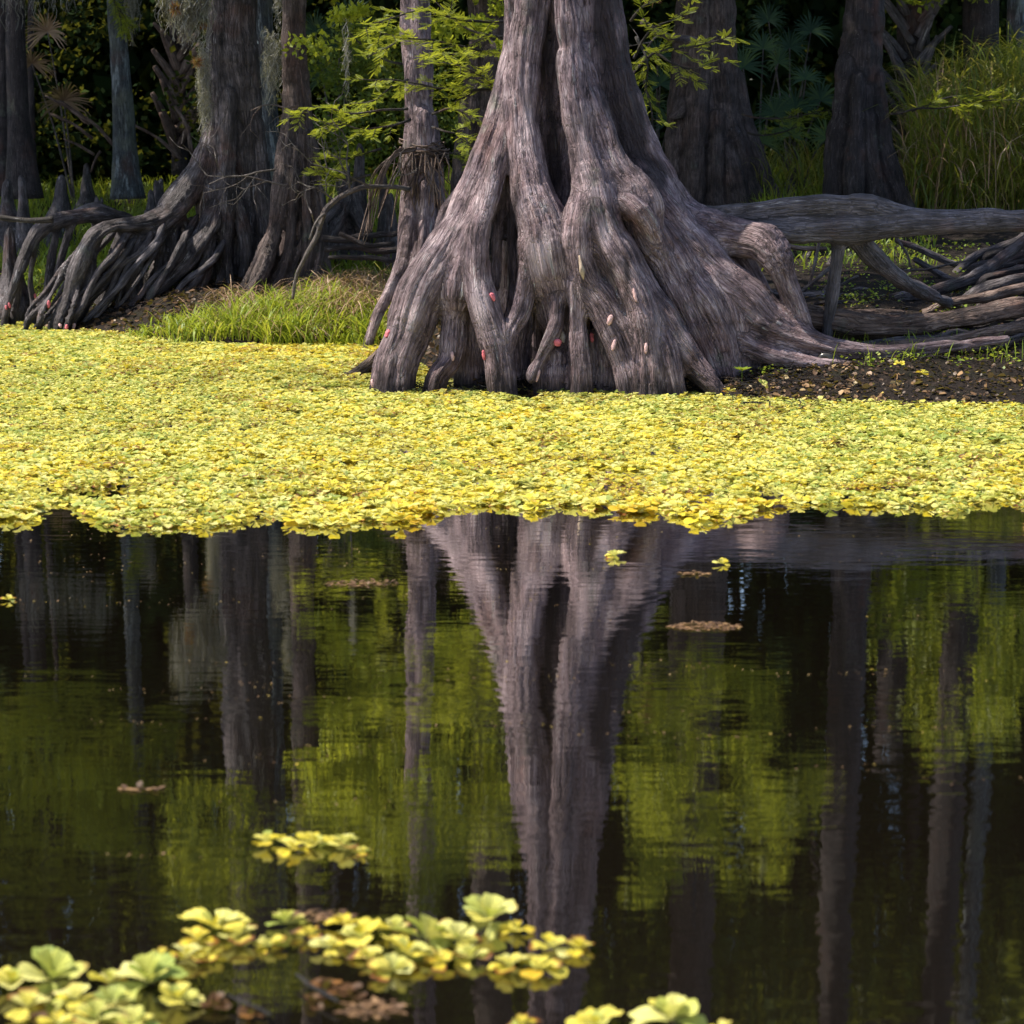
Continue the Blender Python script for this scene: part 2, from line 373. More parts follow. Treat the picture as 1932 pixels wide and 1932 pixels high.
def ground_mat():
    t = NT('bank_soil'); geo = t.n('NewGeometry').outputs['Position']
    a = t.noise(geo, 3., 5., .65); b = t.noise(geo, 28., 5., .7); v = t.n('TexVoronoi', Vector=geo, Scale=38.).outputs[0]
    c = t.ramp(b, [(.32, (.007, .0055, .005)), (.5, (.018, .013, .011)), (.68, (.045, .032, .026))])
    c = t.mix(t.ramp(a, [(.5, 0.), (.7, .5)]), c, (.022, .026, .010))
    h = t.math('ADD', t.math('MULTIPLY', b, 1.), t.math('MULTIPLY', v, .4))
    s = t.n('BsdfPrincipled', Base_Color=c, Roughness=t.ramp(b, [(.35, .6), (.5, .95)]), Normal=t.n('Bump', Height=h, Strength=1., Distance=.03).outputs[0])
    s.inputs['Specular IOR Level'].default_value = .15
    return t.done(s.outputs[0])
M['ground'] = ground_mat()
def water_mat():
    t = NT('still_dark_water'); geo = t.n('NewGeometry').outputs['Position']
    n1 = t.noise(t.mapv(geo, (3.4, 10., 1.)), 1., 2., .5, .4)
    n2 = t.noise(t.mapv(geo, (12., 34., 1.)), 1., 2., .5, .2)
    n3 = t.noise(t.mapv(geo, (.5, 1.3, 1.)), 1., 2., .5)
    amp = t.ramp(n3, [(.35, .35), (.65, 1.)])
    h = t.math('MULTIPLY', t.math('ADD', n1, t.math('MULTIPLY', n2, .22)), amp)
    bp = t.n('Bump', Height=h, Strength=1., Distance=WATER_BUMP).outputs[0]
    lw = t.n('LayerWeight', Normal=bp, Blend=.5).outputs['Facing']
    d = t.n('BsdfDiffuse', Color=(.006, .0045, .003, 1)).outputs[0]
    g = t.n('BsdfGlossy', Color=(1., .97, .95, 1), Roughness=.012, Normal=bp).outputs[0]
    return t.done(t.n('MixShader', i0=t.ramp(lw, [(0., .03), (.5, .12), (.64, .27), (.74, .54), (.84, .84), (1., 1.)]), i1=d, i2=g).outputs[0])
WATER_BUMP = .0010; WATER_IOR = 2.2
M['water'] = water_mat()
# ------------------------------------------------------------------ shore line and ground
_sh = [(-900, 600), (-200, 600), (0, 603), (100, 622), (200, 630), (300, 642), (400, 650), (560, 653), (690, 652), (760, 672), (830, 715), (900, 742), (1350, 744), (1400, 753), (1600, 765), (1932, 771), (2400, 771)]
_sp = np.array([G(a, b)[:2] for a, b in _sh])
def shore(X): return np.interp(X, _sp[:, 0], _sp[:, 1])
def gz(X, Y, rough=True):
    X = np.asarray(X, float); Y = np.asarray(Y, float); d = Y - shore(X) + (.10 * vnoise(np.stack([X * 2.5, Y * 0, X * 0], -1), 2))
    u = np.maximum(d, 0)
    z = np.where(d > 0, .24 * (1 - np.exp(-u / .9)) + .066 * np.minimum(u, 12) + .02 * np.maximum(u - 12, 0), -.6 * (1 - np.exp(np.minimum(d, 0) / 1.2)))
    if rough:
        q = np.stack([X, Y, X * 0], -1)
        z = z + np.clip(u * 2, 0, 1) * (.05 * fbm(q * .9, 1, 3) + .018 * fbm(q * 6, 4, 3))
    return z
xs = np.concatenate([np.linspace(-60, -7, 40), np.linspace(-6.9, 6.9, 330), np.linspace(7, 60, 40)])
ys = np.concatenate([np.linspace(-20, 13, 30), np.linspace(13.2, 26, 330), np.linspace(26.2, 48, 110), np.linspace(49, 300, 40)])
Xg, Yg = np.meshgrid(xs, ys, indexing='ij'); Zg = gz(Xg, Yg)
def gridq(n, m):
    i = np.arange(n - 1)[:, None] * m; j = np.arange(m - 1)[None]
    return np.stack([i + j, i + m + j, i + m + j + 1, i + j + 1], -1).reshape(-1, 4)
tag(build('ground', np.stack([Xg, Yg, Zg], -1).reshape(-1, 3), gridq(*Xg.shape), M['ground']), kind='structure')
tag(build('water', [(-70, -25, 0), (70, -25, 0), (70, 40, 0), (-70, 40, 0)], [[(0, 1, 2, 3)]], M['water'], smooth=False), kind='structure')

# ------------------------------------------------------------------ camera, sky, sun
cam = bpy.data.cameras.new('camera'); co = bpy.data.objects.new('camera', cam); col.objects.link(co); scene.camera = co
co.location = (0, 0, HC); co.rotation_euler = (math.pi / 2 - TH, 0, 0)
cam.sensor_width = 36; cam.lens = 36 * F / 1932; cam.clip_end = 1000; cam.clip_start = .05
cam.dof.use_dof = True; cam.dof.focus_distance = 16.3; cam.dof.aperture_fstop = 4.8
SUN_EL, SUN_AZ = 58, 278      # azimuth clockwise from +Y: from the left, a little beyond the trees
w = bpy.data.worlds.new('World'); scene.world = w; w.use_nodes = True; nt = w.node_tree
sky = nt.nodes.new('ShaderNodeTexSky'); sky.sky_type = 'NISHITA'; sky.sun_disc = False
sky.sun_elevation = R(SUN_EL); sky.sun_rotation = R(SUN_AZ)
bg = nt.nodes['Background']; nt.links.new(sky.outputs[0], bg.inputs[0]); bg.inputs[1].default_value = .112
sd = np.array([math.sin(R(SUN_AZ)) * math.cos(R(SUN_EL)), math.cos(R(SUN_AZ)) * math.cos(R(SUN_EL)), math.sin(R(SUN_EL))])
L = bpy.data.lights.new('sun', 'SUN'); L.energy = 5.0; L.angle = R(.5); L.color = (1, .93, .80)
lo = bpy.data.objects.new('sun', L); col.objects.link(lo)
from mathutils import Vector
lo.rotation_euler = Vector(sd).to_track_quat('Z', 'Y').to_euler(); lo.location = (-10, -10, 20)
scene.view_settings.view_transform = 'Standard'; scene.view_settings.look = 'None'; scene.view_settings.exposure = .8; scene.view_settings.gamma = 1
scene.render.engine = 'CYCLES'; scene.cycles.max_bounces = 6; scene.cycles.diffuse_bounces = 3; scene.cycles.glossy_bounces = 3; scene.cycles.transmission_bounces = 3
scene.cycles.use_denoising = True; scene.cycles.sample_clamp_indirect = 6
# ------------------------------------------------------------------ the great cypress
def tree_solid(root, name, specs, Y0, h, mat, k=.06, disp=(.014, .004), seed=0, ztop=3.3, upper=True, fq=12., knob=.16, stain_and_light=None):
    ch = [chain(s, Y0) for s in specs]
    V, Q, b = solid(ch, h, k, zmax=ztop, disp=disp, seed=seed, fq=fq, knob=knob)
    a = Acc(); a.add(V, Q, bark=b)
    if upper:
        V, Q, b = solid(ch, h * 2, k, zmin=ztop - h * 3, disp=disp, seed=seed, fq=fq, knob=knob); a.add(V, Q, bark=b)
    if stain_and_light:
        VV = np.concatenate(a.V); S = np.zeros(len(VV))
        for (px, py, Y, rx, rz, am) in stain_and_light:
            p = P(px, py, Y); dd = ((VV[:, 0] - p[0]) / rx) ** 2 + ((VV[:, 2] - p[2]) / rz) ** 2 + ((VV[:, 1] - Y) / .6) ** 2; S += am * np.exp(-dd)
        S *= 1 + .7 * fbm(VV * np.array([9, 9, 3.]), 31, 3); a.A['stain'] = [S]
    return a.build(name, mat, root)
MAIN = [
 [(1030,-1500,.1,34),(1045,-700,.1,42),(1058,-250,.1,54),(1077,0,.12,72),(1078,120,.14,84),(1080,240,.17,104),(1084,360,.22,128),(1088,470,.3,150),(1090,600,.38,160),(1090,780,.42,150)],
 [(1022,-700,-.0,20),(1018,-250,-.06,26),(1003,0,-.14,33),(992,84,-.18,31),(985,168,-.25,30),(990,269,-.36,33),(1005,370,-.48,40),(1028,440,-.55,50),(1040,505,-.56,54),(1050,565,-.52,46),(1066,630,-.5,34),(1085,700,-.52,26)],
 [(1012,470,-.58,34),(992,530,-.62,20),(982,585,-.68,19),(962,630,-.76,19),(950,680,-.8,15)],
 [(1008,-250,.08,22),(982,0,.02,25),(970,101,-.03,23),(951,185,-.08,22),(924,269,-.15,24),(896,353,-.25,28),(862,430,-.34,34),(818,508,-.46,42),(790,560,-.54,46),(768,630,-.60,42),(746,690,-.68,40),(738,765,-.72,44)],
 [(972,190,-.18,12),(942,310,-.3,17),(912,400,-.42,24),(882,470,-.5,32),(862,540,-.54,36),(856,600,-.56,26),(854,640,-.6,20),(848,682,-.66,19),(826,712,-.72,19),(814,760,-.75,20)],
 [(968,150,-.22,11),(958,230,-.27,14),(940,312,-.38,16),(926,380,-.48,20),(908,440,-.56,22),(903,500,-.62,24),(908,560,-.68,26),(924,612,-.74,27),(938,660,-.8,25),(946,712,-.84,21),(952,770,-.86,22)],
 [(890,560,-.35,36),(892,650,-.42,34),(890,770,-.45,38)],
 [(920,300,.15,22),(880,370,.15,24),(850,410,.17,22),(840,450,.2,18),(845,520,.25,14)],
 [(1050,-700,-.05,16),(1060,-250,-.12,20),(1067,0,-.23,23),(1074,101,-.28,24),(1086,202,-.35,28),(1102,286,-.43,33),(1119,353,-.52,38),(1136,420,-.6,36),(1170,490,-.64,33),(1214,560,-.68,31),(1262,630,-.74,31),(1310,690,-.82,24),(1350,735,-.9,19),(1370,775,-.94,17)],
 [(1106,318,-.44,18),(1122,375,-.58,30),(1138,445,-.67,33),(1172,510,-.74,30),(1205,573,-.80,29),(1220,640,-.86,30),(1226,700,-.9,32),(1232,775,-.92,34)],
 [(1196,530,-.66,24),(1234,620,-.78,25),(1262,690,-.88,25),(1280,780,-.94,28)],
 [(1092,100,-.22,18),(1112,170,-.28,20),(1134,245,-.36,23),(1160,312,-.42,26),(1188,350,-.46,32),(1206,384,-.5,41),(1220,440,-.48,32),(1253,504,-.5,28),(1285,565,-.54,27),(1312,622,-.58,25),(1334,670,-.6,22),(1350,705,-.6,20)],
 [(1104,350,-.5,18),(1094,400,-.64,28),(1088,450,-.70,30),(1094,500,-.72,28),(1112,542,-.72,31),(1140,580,-.75,33),(1164,625,-.78,31),(1182,672,-.81,31),(1194,720,-.85,31),(1202,780,-.88,34)],
 [(1110,440,-.36,32),(1130,520,-.36,36),(1158,590,-.36,36),(1186,660,-.36,36),(1206,780,-.36,36)],
 [(1070,520,-.5,36),(1078,600,-.54,36),(1082,690,-.58,38),(1082,780,-.6,40)],
 [(845,470,-.3,40),(842,540,-.36,44),(838,580,-.38,36)],
 [(1090,540,-.72,20),(1091,610,-.76,20),(1092,680,-.8,23),(1095,770,-.84,26)],
 [(1051,545,-.66,15),(1047,612,-.74,15),(1028,655,-.8,13),(1006,698,-.86,12),(1001,714,-.88,10)],
 [(1040,680,-.66,28),(1038,720,-.7,34),(1040,775,-.72,38)],
 [(955,240,-.12,10),(948,340,-.24,11),(938,440,-.36,12),(932,540,-.4,13)],
 [(975,230,-.16,10),(968,340,-.26,11),(966,450,-.38,12),(968,560,-.42,13)],
 [(1030,60,-.02,9),(1034,200,-.08,10),(1042,330,-.16,11),(1052,440,-.3,12)],
 [(1150,60,-.02,10),(1166,180,-.06,11),(1190,290,-.12,12),(1222,340,-.2,13)],
 [(1160,480,-.56,12),(1196,560,-.62,13),(1236,650,-.7,13),(1256,740,-.74,13)],
 [(1140,640,-.62,26),(1143,700,-.66,30),(1142,775,-.68,33)],
 [(1050,-1500,.1,24),(1072,-700,.1,30),(1100,-250,.1,38),(1124,0,.1,43),(1138,84,.08,44),(1154,185,.06,50),(1182,280,.06,56),(1218,350,.06,58),(1272,412,.05,50),(1340,440,-.1,41),(1400,452,-.28,35),(1440,460,-.42,34),(1466,492,-.5,26),(1486,540,-.5,22),(1506,590,-.48,20),(1516,640,-.46,18),(1520,700,-.44,18)],
 [(1330,445,-.05,34),(1388,492,-.12,28),(1420,535,-.16,25),(1440,580,-.18,22),(1446,620,-.2,20)],
 [(1190,330,-.05,48),(1238,400,-.15,52),(1290,465,-.26,48),(1350,522,-.36,45),(1408,566,-.44,42),(1455,612,-.48,38),(1510,645,-.5,31),(1565,668,-.5,23),(1625,686,-.48,13)],
 [(1440,608,-.5,30),(1520,640,-.56,24),(1610,662,-.6,18),(1700,664,-.62,14),(1800,652,-.62,11),(1900,640,-.6,9)],
 [(1390,640,-.55,22),(1450,668,-.6,18),(1520,682,-.65,13),(1600,690,-.68,9),(1660,700,-.7,7)],
 [(1350,530,-.42,30),(1382,590,-.5,25),(1392,650,-.52,21),(1398,720,-.52,20)],
 [(1422,590,-.48,24),(1424,640,-.5,20),(1428,720,-.5,21)],
 [(1250,450,-.34,36),(1300,525,-.46,32),(1342,588,-.54,28),(1366,640,-.58,24),(1378,700,-.6,20)],
 [(1478,630,-.52,20),(1490,670,-.54,17),(1498,715,-.54,16)],
 [(1186,380,-.6,16),(1206,398,-.64,20),(1228,428,-.6,17),(1236,450,-.56,12)],
 [(806,540,-.42,36),(796,556,-.5,40),(790,580,-.5,36)],
 [(1120,560,-.6,24),(1150,620,-.66,24),(1168,690,-.7,22),(1176,775,-.72,22)],
 [(985,560,-.35,30),(975,650,-.42,30),(975,780,-.45,32)],
 [(1180,600,-.8,14),(1196,625,-.86,10),(1207,640,-.9,7)],
]
great = empty('giant_cypress', (0, 0, 0), 'massive flared cypress with buttress roots standing at the edge of the floating plants', 'tree')
tree_solid(great, 'trunk', MAIN, 17.0, MAINVOX, M['bark'], k=.055, disp=(.018, .0055), ztop=3.2, fq=12, knob=.13, stain_and_light=[(1150,30,16.9,.12,.3,.8),(1172,150,16.9,.13,.3,1.),(1190,250,16.9,.12,.22,1.),(1230,330,16.9,.10,.14,.8),(1036,120,16.9,.05,.3,.9),(1044,300,16.9,.05,.25,1.),(962,470,16.7,.06,.3,.9),(975,330,16.8,.03,.3,.6),(1350,430,17.,.2,.1,.4),(1180,520,16.3,.03,.2,.6),  # right-hand panel is algae; thin groove blobs paint shade into the recesses
 (1020,460,16.4,.10,.22,-.75),(905,560,16.4,.08,.25,-.5),(1100,300,16.6,.05,.3,-.4),(995,200,16.8,.05,.4,-.35),(1010,600,16.4,.07,.16,-.4),(1235,620,16.3,.07,.2,-.45),(1140,440,16.4,.06,.12,-.5),(780,600,16.4,.10,.2,-.35),(1290,640,16.3,.06,.2,-.4),(1090,680,16.3,.1,.1,-.3)])  # negative blobs paint bright highlights onto the flare and ridges
t_ = Acc()
sp_ = chain([(1093,482,0,1.5),(1096,498,-.02,4),(1098,512,-.03,5),(1101,527,-.02,1.2)], 16.14)
tube(sp_, 7, .012, rough=.5, seed=3, acc=t_); t_.build('splintered_stub', M['wood_pale'], great)

TREES = {}
TREES['left'] = [
 [(440,-1400,0,44),(440,-400,0,48),(437,0,0,48),(441,100,0,46),(448,200,0,46),(452,300,.05,50),(458,400,.1,58),(462,500,.12,64),(462,640,.12,64)],
 [(412,-100,-.1,24),(412,60,-.12,22),(412,160,-.14,22),(412,230,-.15,20),(400,300,-.2,22),(396,360,-.25,26),(396,430,-.22,26),(410,520,-.1,26)],
 [(432,180,-.2,17),(428,300,-.28,17),(424,400,-.34,18),(424,500,-.4,18),(430,560,-.45,17),(426,620,-.5,16)],
 [(398,235,-.1,15),(384,290,-.2,19),(364,335,-.3,24),(334,382,-.45,27),(300,412,-.6,22),(262,424,-.8,16),(218,427,-.95,15),(188,438,-1.1,15),(166,462,-1.2,15),(150,500,-1.25,15),(130,560,-1.3,13),(108,605,-1.35,10),(98,640,-1.35,9)],
 [(330,400,-.45,24),(296,428,-.6,22),(270,455,-.7,19),(254,490,-.8,17),(246,540,-.85,14),(254,600,-.9,12)],
 [(300,440,-.55,15),(268,478,-.75,14),(232,506,-.9,13),(190,536,-1.05,13),(152,575,-1.15,13),(136,610,-1.2,12),(128,640,-1.2,12)],
 [(408,385,-.35,15),(392,430,-.5,17),(366,468,-.65,17),(344,500,-.75,15),(316,530,-.85,14),(290,552,-.95,13),(279,590,-1.,11)],
 [(400,450,-.5,11),(396,480,-.6,13),(386,520,-.7,14),(372,558,-.8,13),(344,600,-.95,10)],
 [(444,370,-.25,14),(462,430,-.3,14),(466,490,-.35,13),(456,550,-.4,12),(448,610,-.45,11)],
 [(330,440,-.4,13),(318,480,-.4,12),(290,520,-.5,11),(262,570,-.6,11),(236,615,-.8,9)],
 [(360,440,-.3,13),(340,500,-.35,12),(312,550,-.45,11),(290,610,-.6,10)],
 [(262,460,-.6,10),(222,500,-.7,10),(196,560,-.8,10),(180,615,-.9,9)],
 [(474,200,-.05,20),(486,300,-.05,22),(490,400,-.05,24),(494,500,-.05,24),(494,610,-.05,24)],
 [(420,500,-.45,9),(404,560,-.6,9),(380,605,-.75,8)],
 [(300,420,-.3,12),(262,440,-.1,12),(226,470,0,11),(205,530,0,11),(196,600,0,10)],
]
TREES['left_slim'] = [
 [(548,-1400,0,20),(552,-300,0,23),(552,0,0,22),(555,100,0,23),(560,200,0,27),(565,300,0,34),(570,400,0,42),(574,500,0,48),(578,650,0,52)],
 [(545,220,-.12,14),(536,310,-.22,15),(524,400,-.32,16),(508,470,-.42,16),(482,530,-.56,14),(444,572,-.7,12),(400,606,-.8,9)],
 [(560,280,-.22,9),(552,380,-.3,11),(546,460,-.38,11),(530,520,-.48,11),(496,568,-.62,11),(450,604,-.78,10),(420,625,-.85,8)],
 [(585,260,-.08,14),(596,350,-.14,15),(604,440,-.2,15),(618,510,-.26,14),(640,570,-.3,13),(660,610,-.3,10)],
 [(576,330,-.26,9),(580,430,-.32,10),(578,500,-.4,10),(566,555,-.5,10),(540,600,-.62,9)],
 [(598,420,-.2,11),(600,500,-.3,11),(600,560,-.36,11),(596,620,-.42,10)],
 [(510,480,-.4,9),(470,550,-.6,8),(420,590,-.75,7),(380,612,-.85,6)],
]
_r = np.random.default_rng(77)
for _ in range(44):       # finer roots hanging from the big arch down to the waterline
    x0 = 150 + 285 * _r.random(); y0 = float(np.interp(x0, [150, 185, 262, 300, 334, 380, 435], [470, 440, 428, 420, 400, 420, 440])) + 14 * _r.random()
    dA = float(np.interp(x0, [150, 262, 334, 435], [-1.2, -.75, -.45, -.35])) + .25 * _r.random(); x1 = x0 - 20 - 95 * _r.random(); y1 = 580 + 40 * _r.random()
    r0 = 4.5 + 4.5 * _r.random() ** 1.5; b = 15 * _r.normal()
    TREES['left'].append([(x0, y0, dA, r0 * 1.4), (x0 * .7 + x1 * .3 + b, y0 * .68 + y1 * .32, dA - .1, r0), (x0 * .35 + x1 * .65 + b * .5, y0 * .3 + y1 * .7, dA - .25, r0 * .9), (x1, y1, dA - .35, r0 * .8), (x1 - 8, y1 + 30, dA - .4, r0 * .7)])
for _ in range(13):
    x0 = 500 + 110 * _r.random(); y0 = 440 + 60 * _r.random(); x1 = x0 - 40 - 90 * _r.random(); y1 = 600 + 20 * _r.random(); r0 = 5 + 4 * _r.random(); d0 = -.4
    TREES['left_slim'].append([(x0, y0, -.3, r0), ((x0 * .6 + x1 * .4) + 6 * _r.normal(), y0 * .5 + y1 * .5, -.45, r0), (x0 * .25 + x1 * .75, y0 * .2 + y1 * .8, -.6, r0 * .9), (x1, y1, -.75, r0 * .6)])
TREES['vine'] = [
 [(782,-1400,0,22),(782,-300,0,25),(782,0,0,24),(786,100,0,26),(793,200,0,29),(797,270,0,32),(795,340,0,36),(796,420,0,40),(797,520,0,45),(797,640,0,48)],
 [(776,120,-.08,15),(776,220,-.1,16),(776,280,-.14,16),(773,350,-.18,17),(770,430,-.22,16),(757,500,-.28,16),(737,550,-.34,14),(712,600,-.4,13),(698,640,-.45,12),(690,680,-.5,10)],
 [(800,220,-.12,16),(801,310,-.17,16),(801,400,-.22,16),(796,470,-.28,17),(782,530,-.34,17),(766,580,-.4,16),(752,625,-.46,14),(745,670,-.5,12)],
 [(818,300,0,14),(828,370,-.02,14),(834,440,-.04,14),(838,500,-.04,16)],
 [(826,350,-.1,8),(836,392,-.16,9),(842,420,-.16,9),(846,450,-.1,10)],
]
TREES['behind'] = [[(925,-1400,0,34),(925,-300,0,40),(922,0,0,38),(920,120,0,38),(914,200,0,40),(904,300,0,44),(898,370,0,48),(892,480,0,56)],
 [(896,100,-.1,18),(888,200,-.15,20),(878,300,-.2,22),(870,400,-.25,24)],[(930,100,-.2,18),(925,250,-.25,20),(915,380,-.3,22)]]
TREES['right_wide'] = [
 [(1338,-1400,0,40),(1338,-300,0,46),(1338,0,0,46),(1342,100,0,47),(1348,200,0,54),(1358,300,0,66),(1370,400,0,84),(1376,500,0,96)],
 [(1300,-300,-.05,26),(1300,0,-.1,25),(1296,100,-.12,25),(1286,190,-.15,25),(1277,280,-.22,23),(1268,350,-.28,23),(1262,430,-.3,24)],
 [(1322,0,-.22,18),(1318,120,-.26,19),(1314,220,-.34,21),(1308,330,-.42,23),(1304,450,-.46,24)],
 [(1385,150,-.05,20),(1400,230,-.05,20),(1420,300,-.08,21),(1448,360,-.1,20),(1484,410,-.1,16),(1510,440,-.1,12)],
 [(1352,220,-.3,14),(1350,320,-.42,16),(1348,440,-.5,18)],
 [(1372,280,-.3,14),(1388,340,-.42,16),(1400,440,-.5,18)],
 [(1402,320,-.25,14),(1424,370,-.35,15),(1440,440,-.4,15)],
 [(1288,200,-.3,14),(1278,215,-.38,11),(1266,222,-.42,6)],
]
TREES['right_slim'] = [
 [(1632,-1400,0,28),(1630,-300,0,34),(1630,0,0,35),(1624,100,0,39),(1620,200,0,46),(1620,300,0,58),(1628,380,0,70),(1632,500,0,84)],
 [(1600,120,-.12,18),(1588,220,-.16,20),(1576,320,-.22,22),(1568,440,-.3,24)],
 [(1620,150,-.25,14),(1614,260,-.32,17),(1610,360,-.42,19),(1608,460,-.48,20)],
 [(1652,150,-.1,18),(1662,250,-.15,20),(1678,320,-.2,20),(1700,380,-.2,18),(1725,420,-.2,14)],
 [(1638,220,-.25,14),(1646,320,-.36,18),(1654,440,-.44,20)],
]
def add_tree(key, Y0, h, mat, label, base, seed, ztop, disp=(.022, .008), k=.05, fq=10.):
    r = empty('cypress_tree', (0, 0, 0), label, 'tree')
    tree_solid(r, 'trunk', TREES[key], Y0, h, mat, k=k, disp=disp, seed=seed, ztop=ztop, fq=fq)
    TR[key] = r; BASE[key] = base; return r
TR = {}; BASE = {}
add_tree('left', 22.8, BGVOX, M['root'], 'grey cypress on tall arching roots at the left bank', P(455, 600, 22.8), 11, 3.4, k=.035)
add_tree('left_slim', 22.2, BGVOX, M['bark_red'], 'slim reddish cypress right beside the grey tree with arching roots', P(575, 610, 22.2), 17, 3.4, k=.035)
add_tree('vine', 20.0, BGVOX, M['bark'], 'narrow cypress with dead vines wrapped round its middle', P(795, 600, 20), 23, 3.2)
add_tree('behind', 23.5, BGVOX * 1.5, M['bark_red'], 'reddish brown trunk half hidden behind left edge of the giant cypress', P(895, 440, 23.5), 29, 3.4)
add_tree('right_wide', 26.0, BGVOX * 1.4, M['bark_red'], 'broad cypress behind the start of the fallen log, pale left side and dark right side', P(1370, 430, 26), 31, 3.6)
add_tree('right_slim', 24.5, BGVOX * 1.4, M['bark_dark'], 'dark brown cypress standing behind the middle of the fallen log', P(1630, 420, 24.5), 37, 3.5)

def plain_tree(pts, Y0, mat, label, seed, seg=20):
    r = empty('background_tree', (0, 0, 0), label, 'tree')
    tube(chain(pts, Y0), seg, .08, rough=.10, flute=.16, seed=seed).build('trunk', mat, r); return r
TR['blue'] = plain_tree([(205,-1300,0,12),(214,-300,0,14),(217,0,0,15),(224,90,0,16.5),(231,190,0,19),(235,270,0,22),(239,330,0,28),(241,375,0,36)], 29.5, M['bark_blue'], 'slim blue grey trunk standing alone in the dark left woods', 41)
TR['fl1'] = plain_tree([(24,-1300,0,14),(26,-300,0,16),(28,0,0,17),(31,120,0,19),(34,220,0,22),(40,300,0,29),(44,375,0,38)], 28, M['bark_dark'], 'brown trunk at the far left edge behind the pointed knees', 43)
TR['fl2'] = plain_tree([(4,-300,0,8),(4,100,0,9),(4,250,0,12),(4,370,0,16)], 29, M['bark_dark'], 'thin dark trunk cut by the left edge of the photo', 47)
TR['fl3'] = plain_tree([(60,-300,0,5),(58,100,0,6),(60,250,0,7),(64,370,0,9)], 31, M['bark_dark'], 'thinnest dark sapling just right of the far left brown trunk', 53)
TR['pale'] = plain_tree([(480,-1300,0,22),(484,-300,0,24),(487,0,0,25),(494,100,0,23),(502,200,0,22),(510,300,0,24),(515,400,0,30),(518,500,0,34)], 24.6, M['bark_blue'], 'pale patched trunk rising between the grey cypress and the slim reddish one', 59)
TR['fr1'] = plain_tree([(1850,-1300,0,28),(1852,-300,0,32),(1852,0,0,33),(1850,100,0,34),(1846,200,0,38),(1842,340,0,50)], 28, M['bark_dark'], 'dark trunk rising out of the tall grass near the right edge', 61)
TR['fr2'] = plain_tree([(1915,-1300,0,16),(1917,-300,0,18),(1918,0,0,19),(1916,150,0,20),(1914,340,0,26)], 31, M['bark_blue'], 'narrow bluish trunk cut by the right edge above the tall grass', 67)
# pale peeled patches on the trunk between the left trees
pp = Acc()
for (a, b, rx, ry) in ((484, 84, 5.5, 9), (480, 128, 9, 25), (477, 157, 5, 8)):
    n = 22; th = np.linspace(0, 2 * math.pi, n, endpoint=False)
    c = P(a, b, 24.6); sc = 24.6 / F
    ctr = P(493, b, 24.6); rad = 25.5 * sc
    pts = []
    for rr in (0, .35, .7, 1.):
        for q in th:
            e = 1 + .18 * math.sin(3 * q + a) + .1 * math.sin(7 * q)
            x = (a - 493 + rr * e * rx * math.cos(q)) * sc; x = max(-rad * .98, min(rad * .98, x))
            pts.append((ctr[0] + x, ctr[1] - math.sqrt(max(rad * rad - x * x, 0)) - .012 + .014 * rr, c[2] + rr * e * ry * math.sin(q) * sc))
    Q = [(i * n + j, i * n + (j + 1) % n, (i + 1) * n + (j + 1) % n, (i + 1) * n + j) for i in range(3) for j in range(n)]
    pp.add(np.array(pts), Q)
pp.build('peeled_patch', simple('peeled_bark', (.62, .68, .66), .8), TR['pale'])
# ------------------------------------------------------------------ scattering helpers
def rotmat(d, up=None, roll=None):
    """(n,3) forward directions -> (n,3,3) with columns side, forward, normal"""
    d = np.atleast_2d(np.asarray(d, float)); d = d / (np.linalg.norm(d, axis=1)[:, None] + 1e-9)
    up = np.broadcast_to(np.array([0, 0, 1.]) if up is None else up, d.shape)
    s = np.cross(d, up); ln = np.linalg.norm(s, axis=1); s[ln < 1e-3] = [1, 0, 0]; s /= np.linalg.norm(s, axis=1)[:, None]
    n = np.cross(s, d)
    if roll is not None:
        c, q = np.cos(roll)[:, None], np.sin(roll)[:, None]; s, n = s * c + n * q, n * c - s * q
    return np.stack([s, d, n], -1)
def inst(acc, V, Q, Rm, pos, scale=1., T=None, per=None, vert=None):
    """copies of template V,Q; per: per-copy values {name:(n,)}, vert: per-template-vertex values added to them"""
    n, m = len(pos), len(V)
    sc = np.broadcast_to(np.asarray(scale, float), (n,)) if np.ndim(scale) < 2 else scale
    VV = V[None] * (sc[:, None, None] if np.ndim(sc) == 1 else sc[:, None, :])
    W = np.einsum('nij,nmj->nmi', Rm, VV) + np.asarray(pos)[:, None]
    off = (np.arange(n) * m)[:, None, None]; at = {}
    for k in set(list(per or {}) + list(vert or {})):
        a = np.zeros((n, m))
        if per and k in per: a = a + np.asarray(per[k])[:, None]
        if vert and k in vert: a = a + np.asarray(vert[k])[None]
        at[k] = a.ravel()
    acc.add(W.reshape(-1, 3), (Q[None] + off).reshape(-1, 4) if Q is not None and len(Q) else None, (T[None] + off).reshape(-1, 3) if T is not None and len(T) else None, **at)
def rand_dirs(n, zb=0.):
    v = rng.normal(size=(n, 3)); v[:, 2] += zb; return v / np.linalg.norm(v, axis=1)[:, None]

